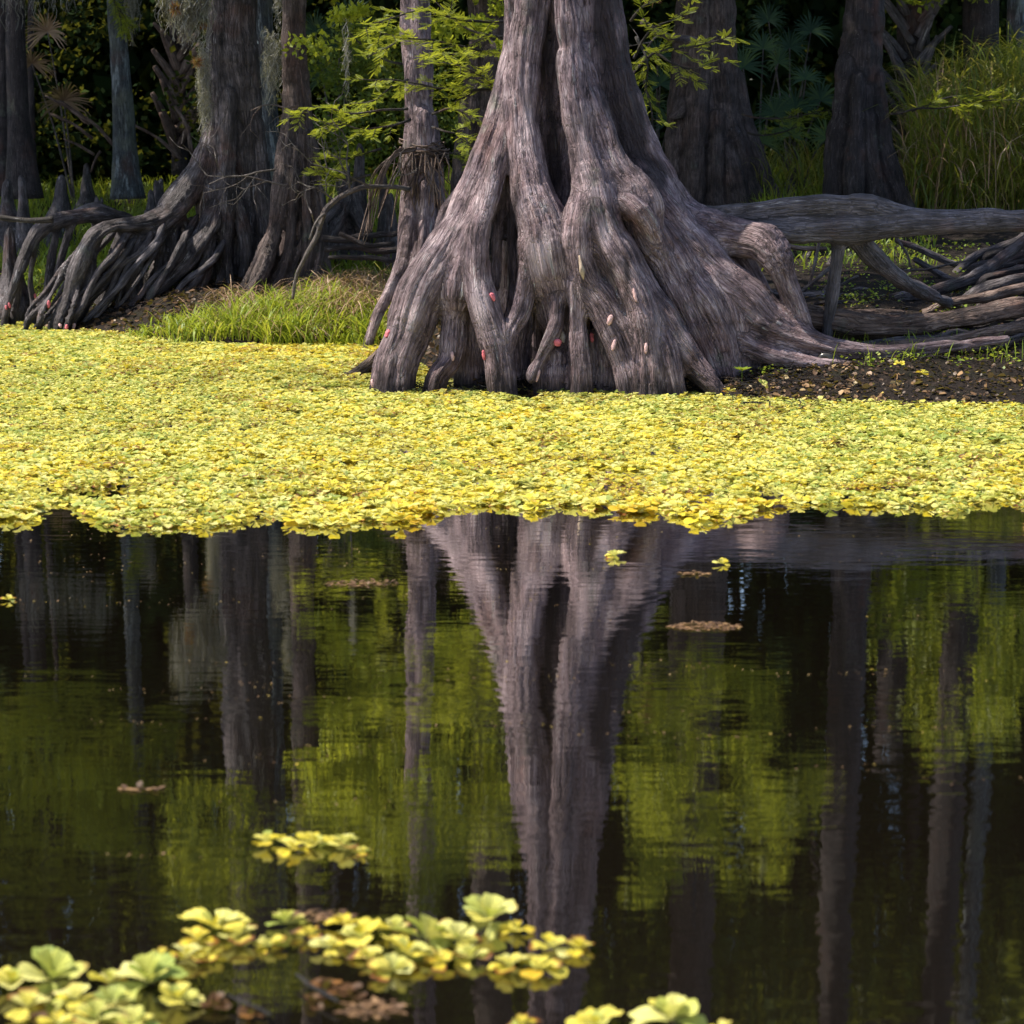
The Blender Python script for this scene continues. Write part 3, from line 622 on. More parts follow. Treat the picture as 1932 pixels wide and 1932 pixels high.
# leaf-shaped quad pair (4 verts) and a softer 6-vert leaf
LEAF_V = np.array([(0, 0, 0), (.32, .45, .06), (0, 1, 0), (-.32, .45, .06)], float); LEAF_Q = np.array([(0, 1, 2, 3)])
def leaf_clumps(clumps, per_clump, size, spread, tb=.5):
    """clumps (n,4): x,y,z,r -> Acc of small leaves gathered in clumps"""
    a = Acc(); n = len(clumps); k = n * per_clump
    ci = np.repeat(np.arange(n), per_clump)
    d = rand_dirs(k); rr = rng.random(k) ** .45
    pos = clumps[ci, :3] + d * (clumps[ci, 3] * rr)[:, None] * np.array([1, 1, spread])
    inst(a, LEAF_V, LEAF_Q, rotmat(rand_dirs(k, .3), roll=rng.random(k) * 6.28), pos, size * (.6 + .8 * rng.random(k)), per={'tint': np.clip(tb + .22 * rng.normal(size=k) + .12 * rng.normal(size=n)[ci], 0, 1)})
    return a

# ------------------------------------------------------------------ grass
def blades(acc, roots, h, w, lean=.5, nseg=4, az=None, tb=.5, tv=.25, droop=.35):
    n = len(roots); h = np.broadcast_to(h, (n,)) * (.55 + .75 * rng.random(n)); az = rng.random(n) * 6.28 if az is None else az
    ln = lean * (.3 + 1.1 * rng.random(n)); t = np.linspace(0, 1, nseg + 1)
    H = np.stack([np.cos(az), np.sin(az), 0 * az], 1)
    tw = az + math.pi / 2 + .7 * rng.normal(size=n); S = np.stack([np.cos(tw), np.sin(tw), 0 * tw], 1)
    up = t[None] * (1 - droop * np.minimum(ln, 1.4)[:, None] * t[None] ** 2)
    C = roots[:, None] + (h[:, None] * ln[:, None] * t[None] ** 1.8)[..., None] * H[:, None] + (h[:, None] * up)[..., None] * np.array([0, 0, 1.])
    wd = (np.broadcast_to(w, (n,)) * (.6 + .7 * rng.random(n)))[:, None] * (np.sin(np.clip(t * .82 + .18, 0, 1) * math.pi) ** .7)[None] * .5
    V = np.stack([C - S[:, None] * wd[..., None], C + S[:, None] * wd[..., None]], 2).reshape(n, -1, 3)
    i = np.arange(nseg) * 2; q = np.stack([i, i + 1, i + 3, i + 2], 1)
    Q = (q[None] + (np.arange(n) * (nseg + 1) * 2)[:, None, None]).reshape(-1, 4)
    acc.add(V.reshape(-1, 3), Q, tint=np.repeat(np.clip(tb + tv * rng.normal(size=n), 0, 1), (nseg + 1) * 2))
def px_region(n, x0, x1, Y0, Y1):
    """random ground points whose pixel column lies in x0..x1 and depth in Y0..Y1"""
    Y = Y0 + (Y1 - Y0) * rng.random(n); px = x0 + (x1 - x0) * rng.random(n)
    X = (px - 966) / F * Y * 1.005
    return np.stack([X, Y, gz(X, Y)], 1)

# ------------------------------------------------------------------ cypress sprays
def _feather():
    V = []; Q = []; n = 9
    for i in range(n):
        y = .08 + .9 * i / n; l = .17 * math.sin(math.pi * (.18 + .78 * (i + .5) / n)) + .03
        for s in (-1, 1):
            b = len(V); V += [(0, y, 0), (s * l * .55, y + .06 + .05, .012), (s * l, y + .13, -.01), (s * l * .5, y + .025, .006)]; Q.append((b, b + 1, b + 2, b + 3) if s < 0 else (b, b + 3, b + 2, b + 1))
    b = len(V); V += [(-.006, 0, 0), (.006, 0, 0), (.004, 1, 0), (-.004, 1, 0)]; Q.append((b, b + 1, b + 2, b + 3))
    V += [(0, .9, 0), (.03, .97, 0), (0, 1.06, 0), (-.03, .97, 0)]; Q.append((b + 4, b + 5, b + 6, b + 7))
    return np.array(V, float), np.array(Q)
FE_V, FE_Q = _feather()
def bough(pts, Y0, leaf, wood, seed, dens=1., flen=.10, side=.26, r0=None, tb=.55):
    """a cypress bough: pts (px,py,dY); adds twigs to wood, feathers to leaf"""
    rs = np.random.default_rng(seed); n = len(pts)
    C = np.array([[*P(a[0], a[1], Y0 + a[2]), (r0 or .012) * (1 - .8 * i / max(1, n - 1))] for i, a in enumerate(pts)])
    tube(C, 6, .06, seed=seed, acc=wood, wob=.012)
    S = catmull(C, .05); T = frames(S)[0]; FD = []; FP = []
    m = len(S)
    for i in range(1, m):
        fr = i / m
        if rs.random() > .85 * dens * min(1, fr * 2.5): continue
        az = rs.choice([-1, 1]) * (.7 + .5 * rs.random()); t = T[i]
        hor = np.array([-t[1], t[0], 0]); hor /= np.linalg.norm(hor) + 1e-6
        d = t * math.cos(az) + hor * math.sin(az) + np.array([0, 0, rs.normal() * .35 - .05]); d /= np.linalg.norm(d)
        l = side * (.35 + .9 * rs.random()) * (1.15 - .7 * fr)
        e = S[i, :3] + d * l + np.array([0, 0, -.25 * l * rs.random()])
        mid = (S[i, :3] + e) / 2 + np.array([0, 0, .06 * l])
        tube(np.array([[*S[i, :3], .0035], [*mid, .0028], [*e, .0015]]), 4, .08, acc=wood, cap=False)
        k = max(3, int(l / .026 * dens))
        for j in range(k):
            f = (j + .6) / k; p = S[i, :3] * (1 - f) ** 2 + 2 * mid * f * (1 - f) + e * f * f
            for s in (-1, 1):
                a2 = s * (.55 + .4 * rs.random()); h2 = np.cross(d, [0, 0, 1.]); h2 /= np.linalg.norm(h2) + 1e-6
                q = d * math.cos(a2) + h2 * math.sin(a2) + np.array([0, 0, rs.normal() * .22 - .02]); FD.append(q); FP.append(p)
        FD.append(d); FP.append(e)
    if not FD: return
    FD = np.array(FD); FP = np.array(FP); k = len(FD)
    inst(leaf, FE_V, FE_Q, rotmat(FD, roll=rs.normal(size=k) * .45), FP, flen * (.55 + .65 * rs.random(k)), per={'tint': np.clip(tb + .2 * rs.normal(size=k), 0, 1)})

# ------------------------------------------------------------------ water lettuce
def lettuce_leaf(L, wa, elev, curl, cup, nu, nv, notch, rib, rs):
    u = np.linspace(-1, 1, nu)[:, None] * np.ones((1, nv)); v = np.linspace(0.04, 1, nv)[None] * np.ones((nu, 1))
    r = L * v * (1 - .20 * np.abs(u) ** 3 * v - notch * np.exp(-(u * 2.6) ** 2) * v + .025 * np.sin(u * 9 + rs.random() * 6) * v)
    an = u * wa * (.55 + .45 * v ** .7)
    x = r * np.sin(an); y = r * np.cos(an)
    z = cup * L * u ** 2 * v * .8 - curl * L * v ** 2.4 + rib * L * np.cos(u * 21 / 1.) * v + .03 * L * np.sin(u * 5 + rs.random() * 6) * v
    c, s = math.cos(elev), math.sin(elev)
    V = np.stack([x, y * c - z * s, y * s + z * c], -1).reshape(-1, 3)
    i = np.arange(nu - 1)[:, None] * nv; j = np.arange(nv - 1)[None]
    Q = np.stack([i + j, i + j + nv, i + nv + j + 1, i + j + 1], -1).reshape(-1, 4)
    return V, Q, u.ravel(), v.ravel()
def rosette(seed, nu=5, nv=4, n=None, flat=0., rib=0., brown=.25, upright=0.):
    rs = np.random.default_rng(seed); n = n or rs.integers(6, 10)
    VV = []; QQ = []; U = []; W = []; Tn = []; B = []; k = 0; a = rs.random() * 6.28
    for i in range(n):
        f = i / max(1, n - 1)            # 0 outer .. 1 inner
        a += 2.4 + .35 * rs.normal()
        L = (1.0 - .45 * f) * (.85 + .3 * rs.random()); el = R(6 + 52 * f ** 1.3 + 7 * rs.normal()) * (1 - flat) + upright * (.25 + .3 * rs.random())
        V, Q, u, v = lettuce_leaf(L, R(28 + 10 * rs.random()), el, .12 + .22 * rs.random() * (1 - f), .12 + .25 * rs.random(), nu, nv, .05 + .07 * rs.random(), rib, rs)
        c, s = math.cos(a), math.sin(a); V = V @ np.array([[c, s, 0], [-s, c, 0], [0, 0, 1]]); V[:, 2] += .05 + .05 * f
        VV.append(V); QQ.append(Q + k); k += len(V); U.append(u); W.append(v)
        Tn.append(np.full(len(V), .14 * rs.normal() - .10 * f)); B.append(np.full(len(V), max(0, brown * (1 - f) * rs.random() * 1.6 + .12 * rs.normal())))
    return np.vstack(VV), np.vstack(QQ), dict(lu=np.concatenate(U), lv=np.concatenate(W), tint=np.concatenate(Tn), brown=np.concatenate(B))
# ------------------------------------------------------------------ the floating mat
_edge = [(-900, 985), (0, 982), (60, 985), (85, 958), (150, 962), (172, 992), (330, 998), (440, 996), (480, 983), (590, 996), (700, 988), (800, 988), (822, 964), (880, 957), (950, 958), (1010, 972), (1060, 956), (1180, 972), (1262, 962), (1290, 986), (1380, 982), (1440, 960), (1540, 956), (1660, 957), (1750, 957), (1800, 970), (1830, 951), (1932, 957), (2800, 957)]
_ep = np.array([G(a, b)[:2] for a, b in _edge])
def near_edge(X): return np.interp(X, _ep[:, 0], _ep[:, 1])
_holes = [(190, 934, 62, 6), (490, 868, 34, 4), (640, 941, 36, 5), (25, 688, 14, 4), (855, 700, 10, 5), (245, 912, 30, 3), (1560, 893, 22, 4), (1450, 945, 50, 5), (1880, 840, 20, 4), (1020, 930, 22, 3), (760, 850, 14, 3), (1745, 885, 22, 4), (90, 925, 30, 4), (345, 780, 14, 3), (1330, 940, 26, 4)]
ROS = [rosette(100 + i, 5, 4, flat=.35) for i in range(26)]
ROSN = [rosette(200 + i, 7, 6, brown=.45, flat=.25) for i in range(22)]
ROSB = [rosette(300 + i, 5, 4, brown=1.1) for i in range(6)]
sp = .068
gx, gy = np.meshgrid(np.arange(-8.5, 5.2, sp), np.arange(10.0, 23.5, sp)); q = np.stack([gx.ravel(), gy.ravel()], 1)
q += (rng.random(q.shape) - .5) * sp * 1.3
ye = near_edge(q[:, 0]) + .05 * vnoise(np.stack([q[:, 0] * 9, q[:, 0] * 0, q[:, 0] * 0], 1), 3)
keep = (q[:, 1] > ye) & (q[:, 1] < shore(q[:, 0]) + .10 + .1 * rng.random(len(q))) & (np.abs(q[:, 0]) < q[:, 1] * .235)
q = q[keep]
def project(q, z=0.):
    dx, dy, dz = q[:, 0], q[:, 1], z - HC
    fw = dy * CT - dz * ST; upc = dy * ST + dz * CT
    return 966 + F * dx / fw, 966 - F * upc / fw
PX, PY = project(q)
ok = np.ones(len(q), bool)
for (a, b, rx, ry) in _holes:
    nn = .35 * vnoise(np.stack([q[:, 0] * 14, q[:, 1] * 14, 0 * PX], 1), 8)
    ok &= ((PX - a) / rx) ** 2 + ((PY - b) / (ry * 2.0)) ** 2 > 1 + nn
ok &= rng.random(len(q)) > np.clip(.30 - (q[:, 1] - near_edge(q[:, 0])) * .35, .0, 1)
q = q[ok]; PX = PX[ok]; PY = PY[ok]
gap = fbm(np.stack([q[:, 0] * 2.2, q[:, 1] * 2.2, 0 * PX], 1), 21, 3) > .70
kk = ~(gap & (rng.random(len(q)) < .8)); q = q[kk]; PX = PX[kk]; PY = PY[kk]
# size patches
sz = (.046 + .034 * rng.random(len(q)) ** 1.6) * (1.0 + .22 * vnoise(np.stack([q[:, 0] * 1.3, q[:, 1] * 1.3, 0 * PX], 1), 5))
dE = q[:, 1] - near_edge(q[:, 0])
sz *= 1 + .10 * np.exp(-dE / .5)
tn = .60 + .14 * fbm(np.stack([q[:, 0] * .8, q[:, 1] * .55, 0 * PX], 1), 9, 3) + .14 * rng.normal(size=len(q))
tn += -.09 * np.clip((q[:, 1] - 12.5) / 4, 0, 1) - .02 * (PX < 500) - .03 * (PX > 1500) + .02 * (np.abs(PX - 1000) < 400)
brn = vnoise(np.stack([q[:, 0] * 3, q[:, 1] * 3, 0 * PX], 1), 12) + .5 * rng.random(len(q)) > .66
order = np.argsort(PY * -1 - sz * 300)          # largest in the picture first
vis = (PX[order] > -20) & (PX[order] < 1952)
NEAR_N = 262
near_ids = set(order[vis][:NEAR_N].tolist())
acc = Acc(); far = np.array([i for i in range(len(q)) if i not in near_ids])
vi = rng.integers(0, len(ROS), len(far)); bi = rng.integers(0, len(ROSB), len(far))
def place(acc, var, ids):
    if not len(ids): return
    V, Qd, A = var; n = len(ids); az = rng.random(n) * 6.28
    Rm = rotmat(np.stack([np.cos(az), np.sin(az), .10 * rng.normal(size=n)], 1), roll=.10 * rng.normal(size=n))
    p = np.stack([q[ids, 0], q[ids, 1], .002 + .010 * rng.random(n)], 1)
    inst(acc, V, Qd, Rm, p, sz[ids], per={'tint': tn[ids], 'lu': np.zeros(n), 'lv': np.zeros(n), 'brown': .3 * brn[ids]}, vert=A)
for k in range(len(ROS)): place(acc, ROS[k], far[(vi == k) & ~brn[far]])
for k in range(len(ROSB)): place(acc, ROSB[k], far[(bi == k) & brn[far]])
for k in acc.A['tint']: np.clip(k, 0, .93, out=k)
tag(acc.build('floating_water_lettuce', M['lettuce']), 'dense yellow green mat of floating water lettuce between the bank and open water', 'water plants', kind='stuff')
# the biggest plants of the mat one by one
def lettuce_obj(p, size, var, tint, az, tilt=(0, 0), label=None, group=None, dbr=0., mat='lettuce', name='water_lettuce', cat='water plant'):
    V, Qd, A = var; o = build(name, V * size, [Qd], M[mat], attrs=dict(A, tint=np.clip(A['tint'] + tint, 0, .93), brown=A['brown'] + dbr))
    o.location = p; o.rotation_euler = (tilt[0], tilt[1], az); return tag(o, label, cat, group)
for k, i in enumerate(order[vis][:NEAR_N]):
    lettuce_obj((q[i, 0], q[i, 1], .004 + .006 * rng.random()), sz[i] * 1.05, ROSN[k % len(ROSN)], tn[i], rng.random() * 6.28, (.1 * rng.normal(), .1 * rng.normal()),
        'yellow green floating rosette along the ragged near edge of the mat', 'water lettuce along the near edge of the mat')

# ------------------------------------------------------------------ loose plants in the foreground water
HI = [rosette(400 + i, 17, 11, n=int(6 + i % 4), rib=.012, brown=[.25, .55, .35][i % 3], upright=[.1, .2, .35, .12][i % 4]) for i in range(12)]
fg = [ # px, py, radius px, tint, variant, brown, label
 (505,1588,46,.62,0,.0,'small yellow rosette at left end of the little floating group in mid water'),
 (551,1600,40,.66,1,.2,'yellow rosette with brown leaf base, second from left in the mid water group'),
 (592,1590,42,.50,2,.1,'pale rosette in the middle of the little group in mid water'),
 (648,1592,52,.42,3,.0,'largest cupped pale rosette of the little mid water group'),
 (685,1604,28,.55,4,.1,'smallest rosette trailing at right end of the little mid water group'),
 (408,1752,76,.46,2,.1,'broad pale rosette at left end of the long foreground raft'),
 (450,1768,60,.48,5,.1,'pale rosette tucked right of the broad one at left end of raft'),
 (372,1772,44,.72,1,.5,'flat yellow rosette with brown edges at left tip of the raft'),
 (540,1740,50,.38,6,.0,'pale green rosette standing alone on the back edge of the raft'),
 (508,1780,40,.55,7,.2,'small yellowish rosette below the lone pale green one on the raft'),
 (585,1762,44,.66,4,.5,'browned yellow rosette bridging the two halves of the raft'),
 (650,1742,48,.74,9,.4,'deep yellow rosette at back of the raft centre'),
 (682,1768,58,.46,2,.1,'pale cupped rosette at raft centre beside a curled brown leaf'),
 (622,1785,42,.50,1,.3,'flat rosette at front of the raft left of centre'),
 (745,1750,46,.42,10,.1,'small cupped green rosette behind the tall pale ones'),
 (800,1772,80,.42,6,.0,'tall pale open rosette in the middle right of the raft'),
 (768,1800,66,.46,2,.2,'pale rosette in front of the tall open one'),
 (700,1805,46,.56,5,.4,'browned rosette in front row of the raft'),
 (862,1770,62,.44,3,.1,'round leaved pale rosette right of the tall open one'),
 (920,1737,84,.44,6,.0,'biggest pale rosette spread open at the back right of the raft'),
 (975,1752,40,.70,8,.5,'small orange edged rosette right of the biggest one'),
 (890,1805,48,.42,10,.1,'small cupped rosette in front row right of centre'),
 (742,1830,58,.48,7,.2,'low pale rosette hanging off the front of the raft'),
 (830,1815,40,.72,1,.6,'brown and yellow rosette between the front row plants'),
 (963,1822,58,.56,3,.0,'yellow double lobed rosette nearest on the right of the raft'),
 (1016,1826,52,.58,11,.0,'bright yellow rosette at right front corner of the raft'),
 (1040,1786,52,.55,9,.2,'flat rosette on the right arm of the raft'),
 (1090,1788,46,.66,5,.6,'orange tipped rosette at right tip of the raft'),
 (302,1805,44,.55,4,.3,'narrow leaved rosette left of the gap between raft and shore clump'),
 (352,1805,52,.50,1,.4,'spread narrow leaved rosette joining raft and left clump'),
 (392,1803,42,.66,8,.6,'brown spotted rosette at the joint of raft and left clump'),
 (95,1850,96,.34,6,.0,'very large upright green rosette in lower left corner'),
 (22,1858,66,.38,2,.1,'green rosette cut by the left edge'),
 (145,1885,60,.50,3,.1,'yellow green rosette below the very large upright one'),
 (205,1852,50,.40,10,.1,'cupped rosette right of the very large upright one'),
 (283,1855,92,.32,6,.0,'large upright rosette with fan leaves at right of the lower left clump'),
 (212,1895,66,.36,7,.1,'round leaved green rosette at bottom of the lower left clump'),
 (335,1888,60,.40,2,.2,'green rosette at right front of the lower left clump'),
 (50,1900,62,.52,5,.4,'browned rosette along the bottom left edge'),
 (180,1925,64,.34,11,.1,'green rosette cut by the bottom edge left'),
 (110,1932,50,.60,9,.4,'yellow rosette cut by the bottom edge far left'),
 (255,1930,58,.38,3,.2,'pale rosette cut by the bottom edge right of the green one'),
 (985,1934,48,.58,4,.4,'yellow leaves poking in at the bottom edge left of centre'),
 (1125,1936,60,.42,2,.1,'pale rosette cut by the bottom edge at centre'),
 (1266,1926,84,.48,6,.0,'wide yellow green rosette cut by the bottom edge right of centre'),
 (1360,1944,44,.6,8,.5,'orange edged leaves at the bottom edge right of the wide rosette'),
 (1160,1052,27,.50,3,.0,'single yellow rosette adrift on the reflection of the giant trunk'),
 (1362,1066,22,.62,9,.1,'flat yellow rosette adrift right of the trunk reflection'),
 (16,1134,20,.55,4,.0,'tiny rosette adrift at the left edge'),
]
for (a, b, r, t, v, br, lab) in fg:
    g = G(a, b + (8 if b > 1500 else 0)); s = r * np.linalg.norm(g - [0, 0, HC]) / F
    lettuce_obj((g[0], g[1], .002), s * .98, HI[v], t + .09, rng.random() * 6.28, (.12 * rng.normal() + (.22 if v == 6 else .05), .1 * rng.normal()), lab, 'loose water lettuce on the open water', br * .6)
# drowned brown plants and debris
DEAD = [rosette(500 + i, 9, 7, n=9, upright=.5, rib=.01) for i in range(3)]
for (a, b, r, v, lab) in [(616,1858,44,0,'rotting brown plant standing up in the gap of the raft'), (662,1868,40,1,'low rotting brown plant right of the taller one'), (408,1888,38,2,'orange and brown rotting plant at right end of lower left clump'), (472,1905,34,0,'small rotting plant right of the orange one'), (70,1915,30,1,'rusty orange rotting plant among the lower left leaves'), (590,1880,30,2,'half sunk brown leaves in front of the rotting plant')]:
    g = G(a, b + 14); s = r * np.linalg.norm(g - [0, 0, HC]) / F
    lettuce_obj((g[0], g[1], .0), s, DEAD[v], .45, rng.random() * 6, (0, 0), lab, 'rotting plants in the foreground', 0, 'dead_plant', 'rotting_plant', 'dead plant')
def debris_raft(cx, cy, rx, ry, n, label):
    a = Acc(); g = G(cx, cy); sx = rx * np.linalg.norm(g - [0, 0, HC]) / F
    sy = abs(G(cx, cy - ry)[1] - g[1])
    rr = np.sqrt(rng.random(n)); th = rng.random(n) * 6.28
    p = np.stack([g[0] + sx * rr * np.cos(th), g[1] + sy * rr * np.sin(th), .003 + 0 * rr], 1)
    d = rand_dirs(n) * np.array([1, 1, .12])
    inst(a, LEAF_V, LEAF_Q, rotmat(d), p, .012 + .022 * rng.random(n), per={'tint': .75 * rng.random(n)})
    tag(a.build('floating_debris', M['litter']), label, 'debris', kind='stuff')
debris_raft(1330, 1183, 62, 7, 260, 'thin patch of brown debris on the water below the right cypress reflection')
debris_raft(1310, 1083, 30, 3, 60, 'small streak of debris floating right of the giant reflection')
debris_raft(680, 1102, 76, 6, 140, 'faint brown film of debris on the water left of the giant reflection')
debris_raft(265, 1490, 44, 5, 22, 'sparse brown flecks drifting on the left water')
debris_raft(700, 1905, 60, 16, 90, 'brown leaf scraps floating among the foreground plants')
debris_raft(600, 1730, 70, 10, 60, 'shrivelled leaf bits along the back edge of the raft')
a = Acc(); n = 760; cc_ = rng.random((46, 2)) * [1932, 1]; ci_ = rng.integers(0, 46, n); px_ = cc_[ci_, 0] + 90 * rng.normal(size=n); py_ = 990 + 620 * cc_[ci_, 1] ** 1.8 + 9 * np.abs(rng.normal(size=n))
p = np.array([G(x, y, .002) for x, y in zip(px_, py_)])
inst(a, LEAF_V, LEAF_Q, rotmat(rand_dirs(n) * np.array([1, 1, .15])), p, .004 + .009 * rng.random(n) ** 2, per={'tint': .4 + .6 * rng.random(n)})
tag(a.build('floating_specks', M['litter']), 'tiny specks and seeds scattered on the dark open water', 'debris', kind='stuff')
for pts, lab in (([(560,1838,3),(590,1862,4),(622,1880,5),(640,1890,3)], 'short dark stick leaning in the gap of the foreground raft'), ([(430,1878,3),(470,1895,4),(512,1915,3)], 'thin dark stick lying right of the lower left clump')):
    C = np.array([[*G(x, y, .02), r * 5 / F] for x, y, r in pts]); tag(tube(C, 7, .02, rough=.3, seed=9).build('stick', M['twig_dark']), lab, 'stick')
# ------------------------------------------------------------------ fallen logs, driftwood, arching roots
def log(name, chains, Y0, mat, label, cat='log', h=.016, seed=0, k=.05, group=None, fq=11., disp=(.011, .004)):
    V, Q, b = solid([chain(c, Y0) for c in chains], h, k, disp=disp, seed=seed, fq=fq)
    a = Acc(); a.add(V, Q, bark=b); return tag(a.build(name, mat), label, cat, group)
LV = MAINVOX * 1.2
log('fallen_log', [
  [(1270,402,-.1,22),(1350,404,-.25,17),(1430,399,-.38,20),(1500,391,-.42,22),(1570,386,-.45,22),(1640,388,-.45,19),(1700,398,-.45,13),(1750,405,-.45,9),(1830,408,-.4,6)],
  [(1380,424,-.3,14),(1450,430,-.38,23),(1530,433,-.45,25),(1600,431,-.46,27),(1680,425,-.46,25),(1760,421,-.45,23),(1850,420,-.42,23),(1950,419,-.5,23),(2200,430,-.3,26),(2500,500,-.2,30),(2700,690,-.2,34)],
  [(1584,440,-.42,17),(1578,490,-.4,14),(1572,540,-.38,13),(1562,610,-.36,12),(1558,680,-.35,11)],
  [(1610,440,-.42,24),(1640,476,-.3,20),(1690,522,-.1,16),(1740,552,.3,14),(1790,572,.7,12),(1826,586,.95,8)]],
  17.2, M['log'], 'huge smooth grey fallen log reaching right from the giant cypress above the ground', seed=71, h=LV, k=.045, disp=(.010, .003))
log('rotting_log', [[(1445,580,-.45,14),(1500,597,-.4,20),(1560,608,-.38,22),(1640,616,-.36,23),(1720,614,-.34,23),(1800,602,-.3,22),(1880,588,-.25,20),(1960,576,-.1,19),(2200,560,.2,15)],
  [(1470,574,-.3,8),(1540,586,-.25,10),(1620,594,-.22,10),(1700,592,-.2,10)]], 17.3, M['log_red'], 'cracked reddish brown log lying low on the ground under the grey fallen log', seed=73, h=LV, disp=(.02, .006), fq=18)
log('rotting_log', [[(1550,668,-.6,9),(1620,667,-.62,12),(1700,659,-.6,12),(1780,646,-.55,11),(1860,632,-.5,11),(1940,617,-.4,11),(2100,600,0,8)],[(1600,655,-.5,5),(1700,650,-.5,7),(1800,635,-.45,7),(1930,612,-.35,6)]], 17.2, M['log_red'], 'thin split log in front of the cracked reddish log', seed=79, h=LV, disp=(.018, .006), fq=18)
for i, (pts, Y, m, lab) in enumerate([
  ([(1450,552,0,7),(1500,560,0,9),(1560,560,0,10),(1640,567,0,9),(1720,556,0,9),(1800,538,.1,9),(1870,522,.2,9),(1960,500,.4,10)], 19.0, 'root', 'long wavy root lying behind the upright stub of the fallen log'),
  ([(1690,566,0,8),(1750,553,0,11),(1820,530,0,12),(1880,495,.2,11),(1940,450,.4,11)], 18.6, 'root', 'grey root sweeping up to the right edge'),
  ([(1800,578,0,7),(1850,550,0,13),(1900,536,0,14),(1960,520,.2,14)], 18.2, 'root', 'thick rounded grey root ending at the right edge'),
  ([(1740,590,0,6),(1790,572,0,8),(1860,560,0,10),(1950,540,.2,10)], 17.9, 'log_red', 'brown root right of where the forked limb touches down'),
  ([(1690,452,0,5),(1740,472,0,6),(1790,494,0,6),(1830,505,0,5)], 20.5, 'root', 'thin curved root in the green weeds under the fallen log'),
  ([(1724,488,0,5),(1760,510,0,6),(1800,528,0,6),(1840,528,0,4)], 20.0, 'root', 'short pale root below the thin curved one'),
  ([(1460,455,0,5),(1500,468,0,5),(1560,470,0,4)], 19.6, 'log_red', 'thin reddish branch just under the start of the fallen log'),
  ]):
    tag(tube(chain(pts, Y), 16, .04, rough=.22, flute=.25, seed=80 + i, wob=.008).build('exposed_root', M[m]), lab, 'root', 'exposed roots under the fallen log')
for i, (pts, lab) in enumerate([
  ([(1548,452,0,3),(1538,500,0,3),(1520,556,0,2)], 'upright pale stick under the grey fallen log'),
  ([(1498,560,0,4),(1530,535,0,4),(1566,505,0,4)], 'pale stick slanting up to the stub of the fallen log'),
  ([(1486,572,0,3),(1540,560,0,4),(1580,520,0,4)], 'grey stick crossing behind the pale slanting one'),
  ([(1500,548,0,2),(1560,548,0,2.4),(1620,520,0,2)], 'long thin grey stick lying behind the stub'),
  ([(1690,446,0,2.5),(1712,480,0,2.5),(1716,505,0,2)], 'lichen covered twig hanging below the fallen log'),
  ([(1700,512,0,2),(1760,505,0,2.4),(1830,490,0,1.6)], 'thin pale twig lying in the weeds')]):
    tag(tube(chain(pts, 19.3), 7, .04, rough=.2, seed=90 + i, wob=.01).build('stick', M['twig']), lab, 'stick', 'sticks under the fallen log')
tag(tube(chain([(728,648,0,4),(712,668,0,9),(694,690,0,13),(672,704,0,12),(655,708,0,9),(648,704,0,4)], 17.4), 16, .02, rough=.35, flute=.5, seed=101).build('driftwood', M['log_red']), 'curled piece of brown driftwood at the left foot of the giant cypress', 'driftwood')
rs_ = np.random.default_rng(31)
for i in range(26):
    f = i / 25; Yr = 17.6 + 2.6 * f + .3 * rs_.random(); x0 = 1470 + 180 * rs_.random(); y0 = 600 - 75 * f; x3 = 1960 + 60 * rs_.random(); y3 = 575 - 130 * f + 14 * rs_.normal(); sag = 12 + 22 * rs_.random(); r = 5 + 6 * rs_.random()
    p_ = [(x0, y0, 0, r * .5), (x0 + 130, y0 + sag * .7, 0, r * .9), (x0 + 270, y0 + sag, 0, r), (x3 - 120, (y0 + 2 * y3) / 3 + sag * .5, 0, r * 1.1), (x3, y3, .1, r)]
    tag(tube(chain(p_, Yr), 14, .05, rough=.30, flute=.35, seed=180 + i, wob=.05).build('exposed_root', M['bark_dark' if i % 3 else 'root']), 'dark twisting root in the tangle under the right end of the fallen log', 'root', 'tangled roots under the right end of the log')
for i in range(13):        # thin silvery roots in front of the arch, parts of the left cypress
    x0 = 180 + 240 * rs_.random(); y0 = float(np.interp(x0, [150, 262, 334, 420], [470, 435, 430, 470])) + 25 * rs_.random(); x1 = x0 - 45 - 90 * rs_.random(); y1 = 596 + 24 * rs_.random(); r = 3.6 + 3. * rs_.random(); bw = 16 * rs_.normal()
    dA = float(np.interp(x0, [150, 262, 334, 435], [-1.25, -1.0, -.8, -.6])) - .25 * rs_.random()
    dA += .12; p_ = [(x0 + 34, y0 - 34, dA + .55, r * .8), (x0 + 16, y0 - 8, dA + .28, r * 1.2), (x0, y0 + 22, dA + .05, r * 1.2), (x0 * .62 + x1 * .38 + bw, y0 * .62 + y1 * .38, dA - .1, r), (x0 * .3 + x1 * .7 + bw * .4, y0 * .28 + y1 * .72, dA - .2, r), (x1, y1, dA - .25, r * .9), (x1 - 8, y1 + 22, dA - .25, r * .8)]
    tube(chain(p_, 22.8), 12, .04, rough=.28, flute=.3, seed=220 + i, wob=.02).build('root', M['log' if i % 2 else 'root'], TR['left'])
for i in range(9):
    Yr = 16.5 + .12 * i; x0 = 1400 + 60 * rs_.random(); p_ = [(x0, 640 - 4 * i, 0, 6), (x0 + 130, 672 - 7 * i + 6 * rs_.normal(), 0, 7), (x0 + 290, 672 - 8 * i + 6 * rs_.normal(), 0, 6), (x0 + 430, 655 - 9 * i, 0, 5), (1950, 640 - 10 * i, .1, 4)]
    tag(tube(chain(p_, Yr), 12, .05, rough=.30, flute=.3, seed=260 + i, wob=.04).build('exposed_root', M['root' if i % 2 else 'bark_red']), 'thin root running low over the mud from the giant cypress to the right edge', 'root', 'low roots crossing the right mud bank')
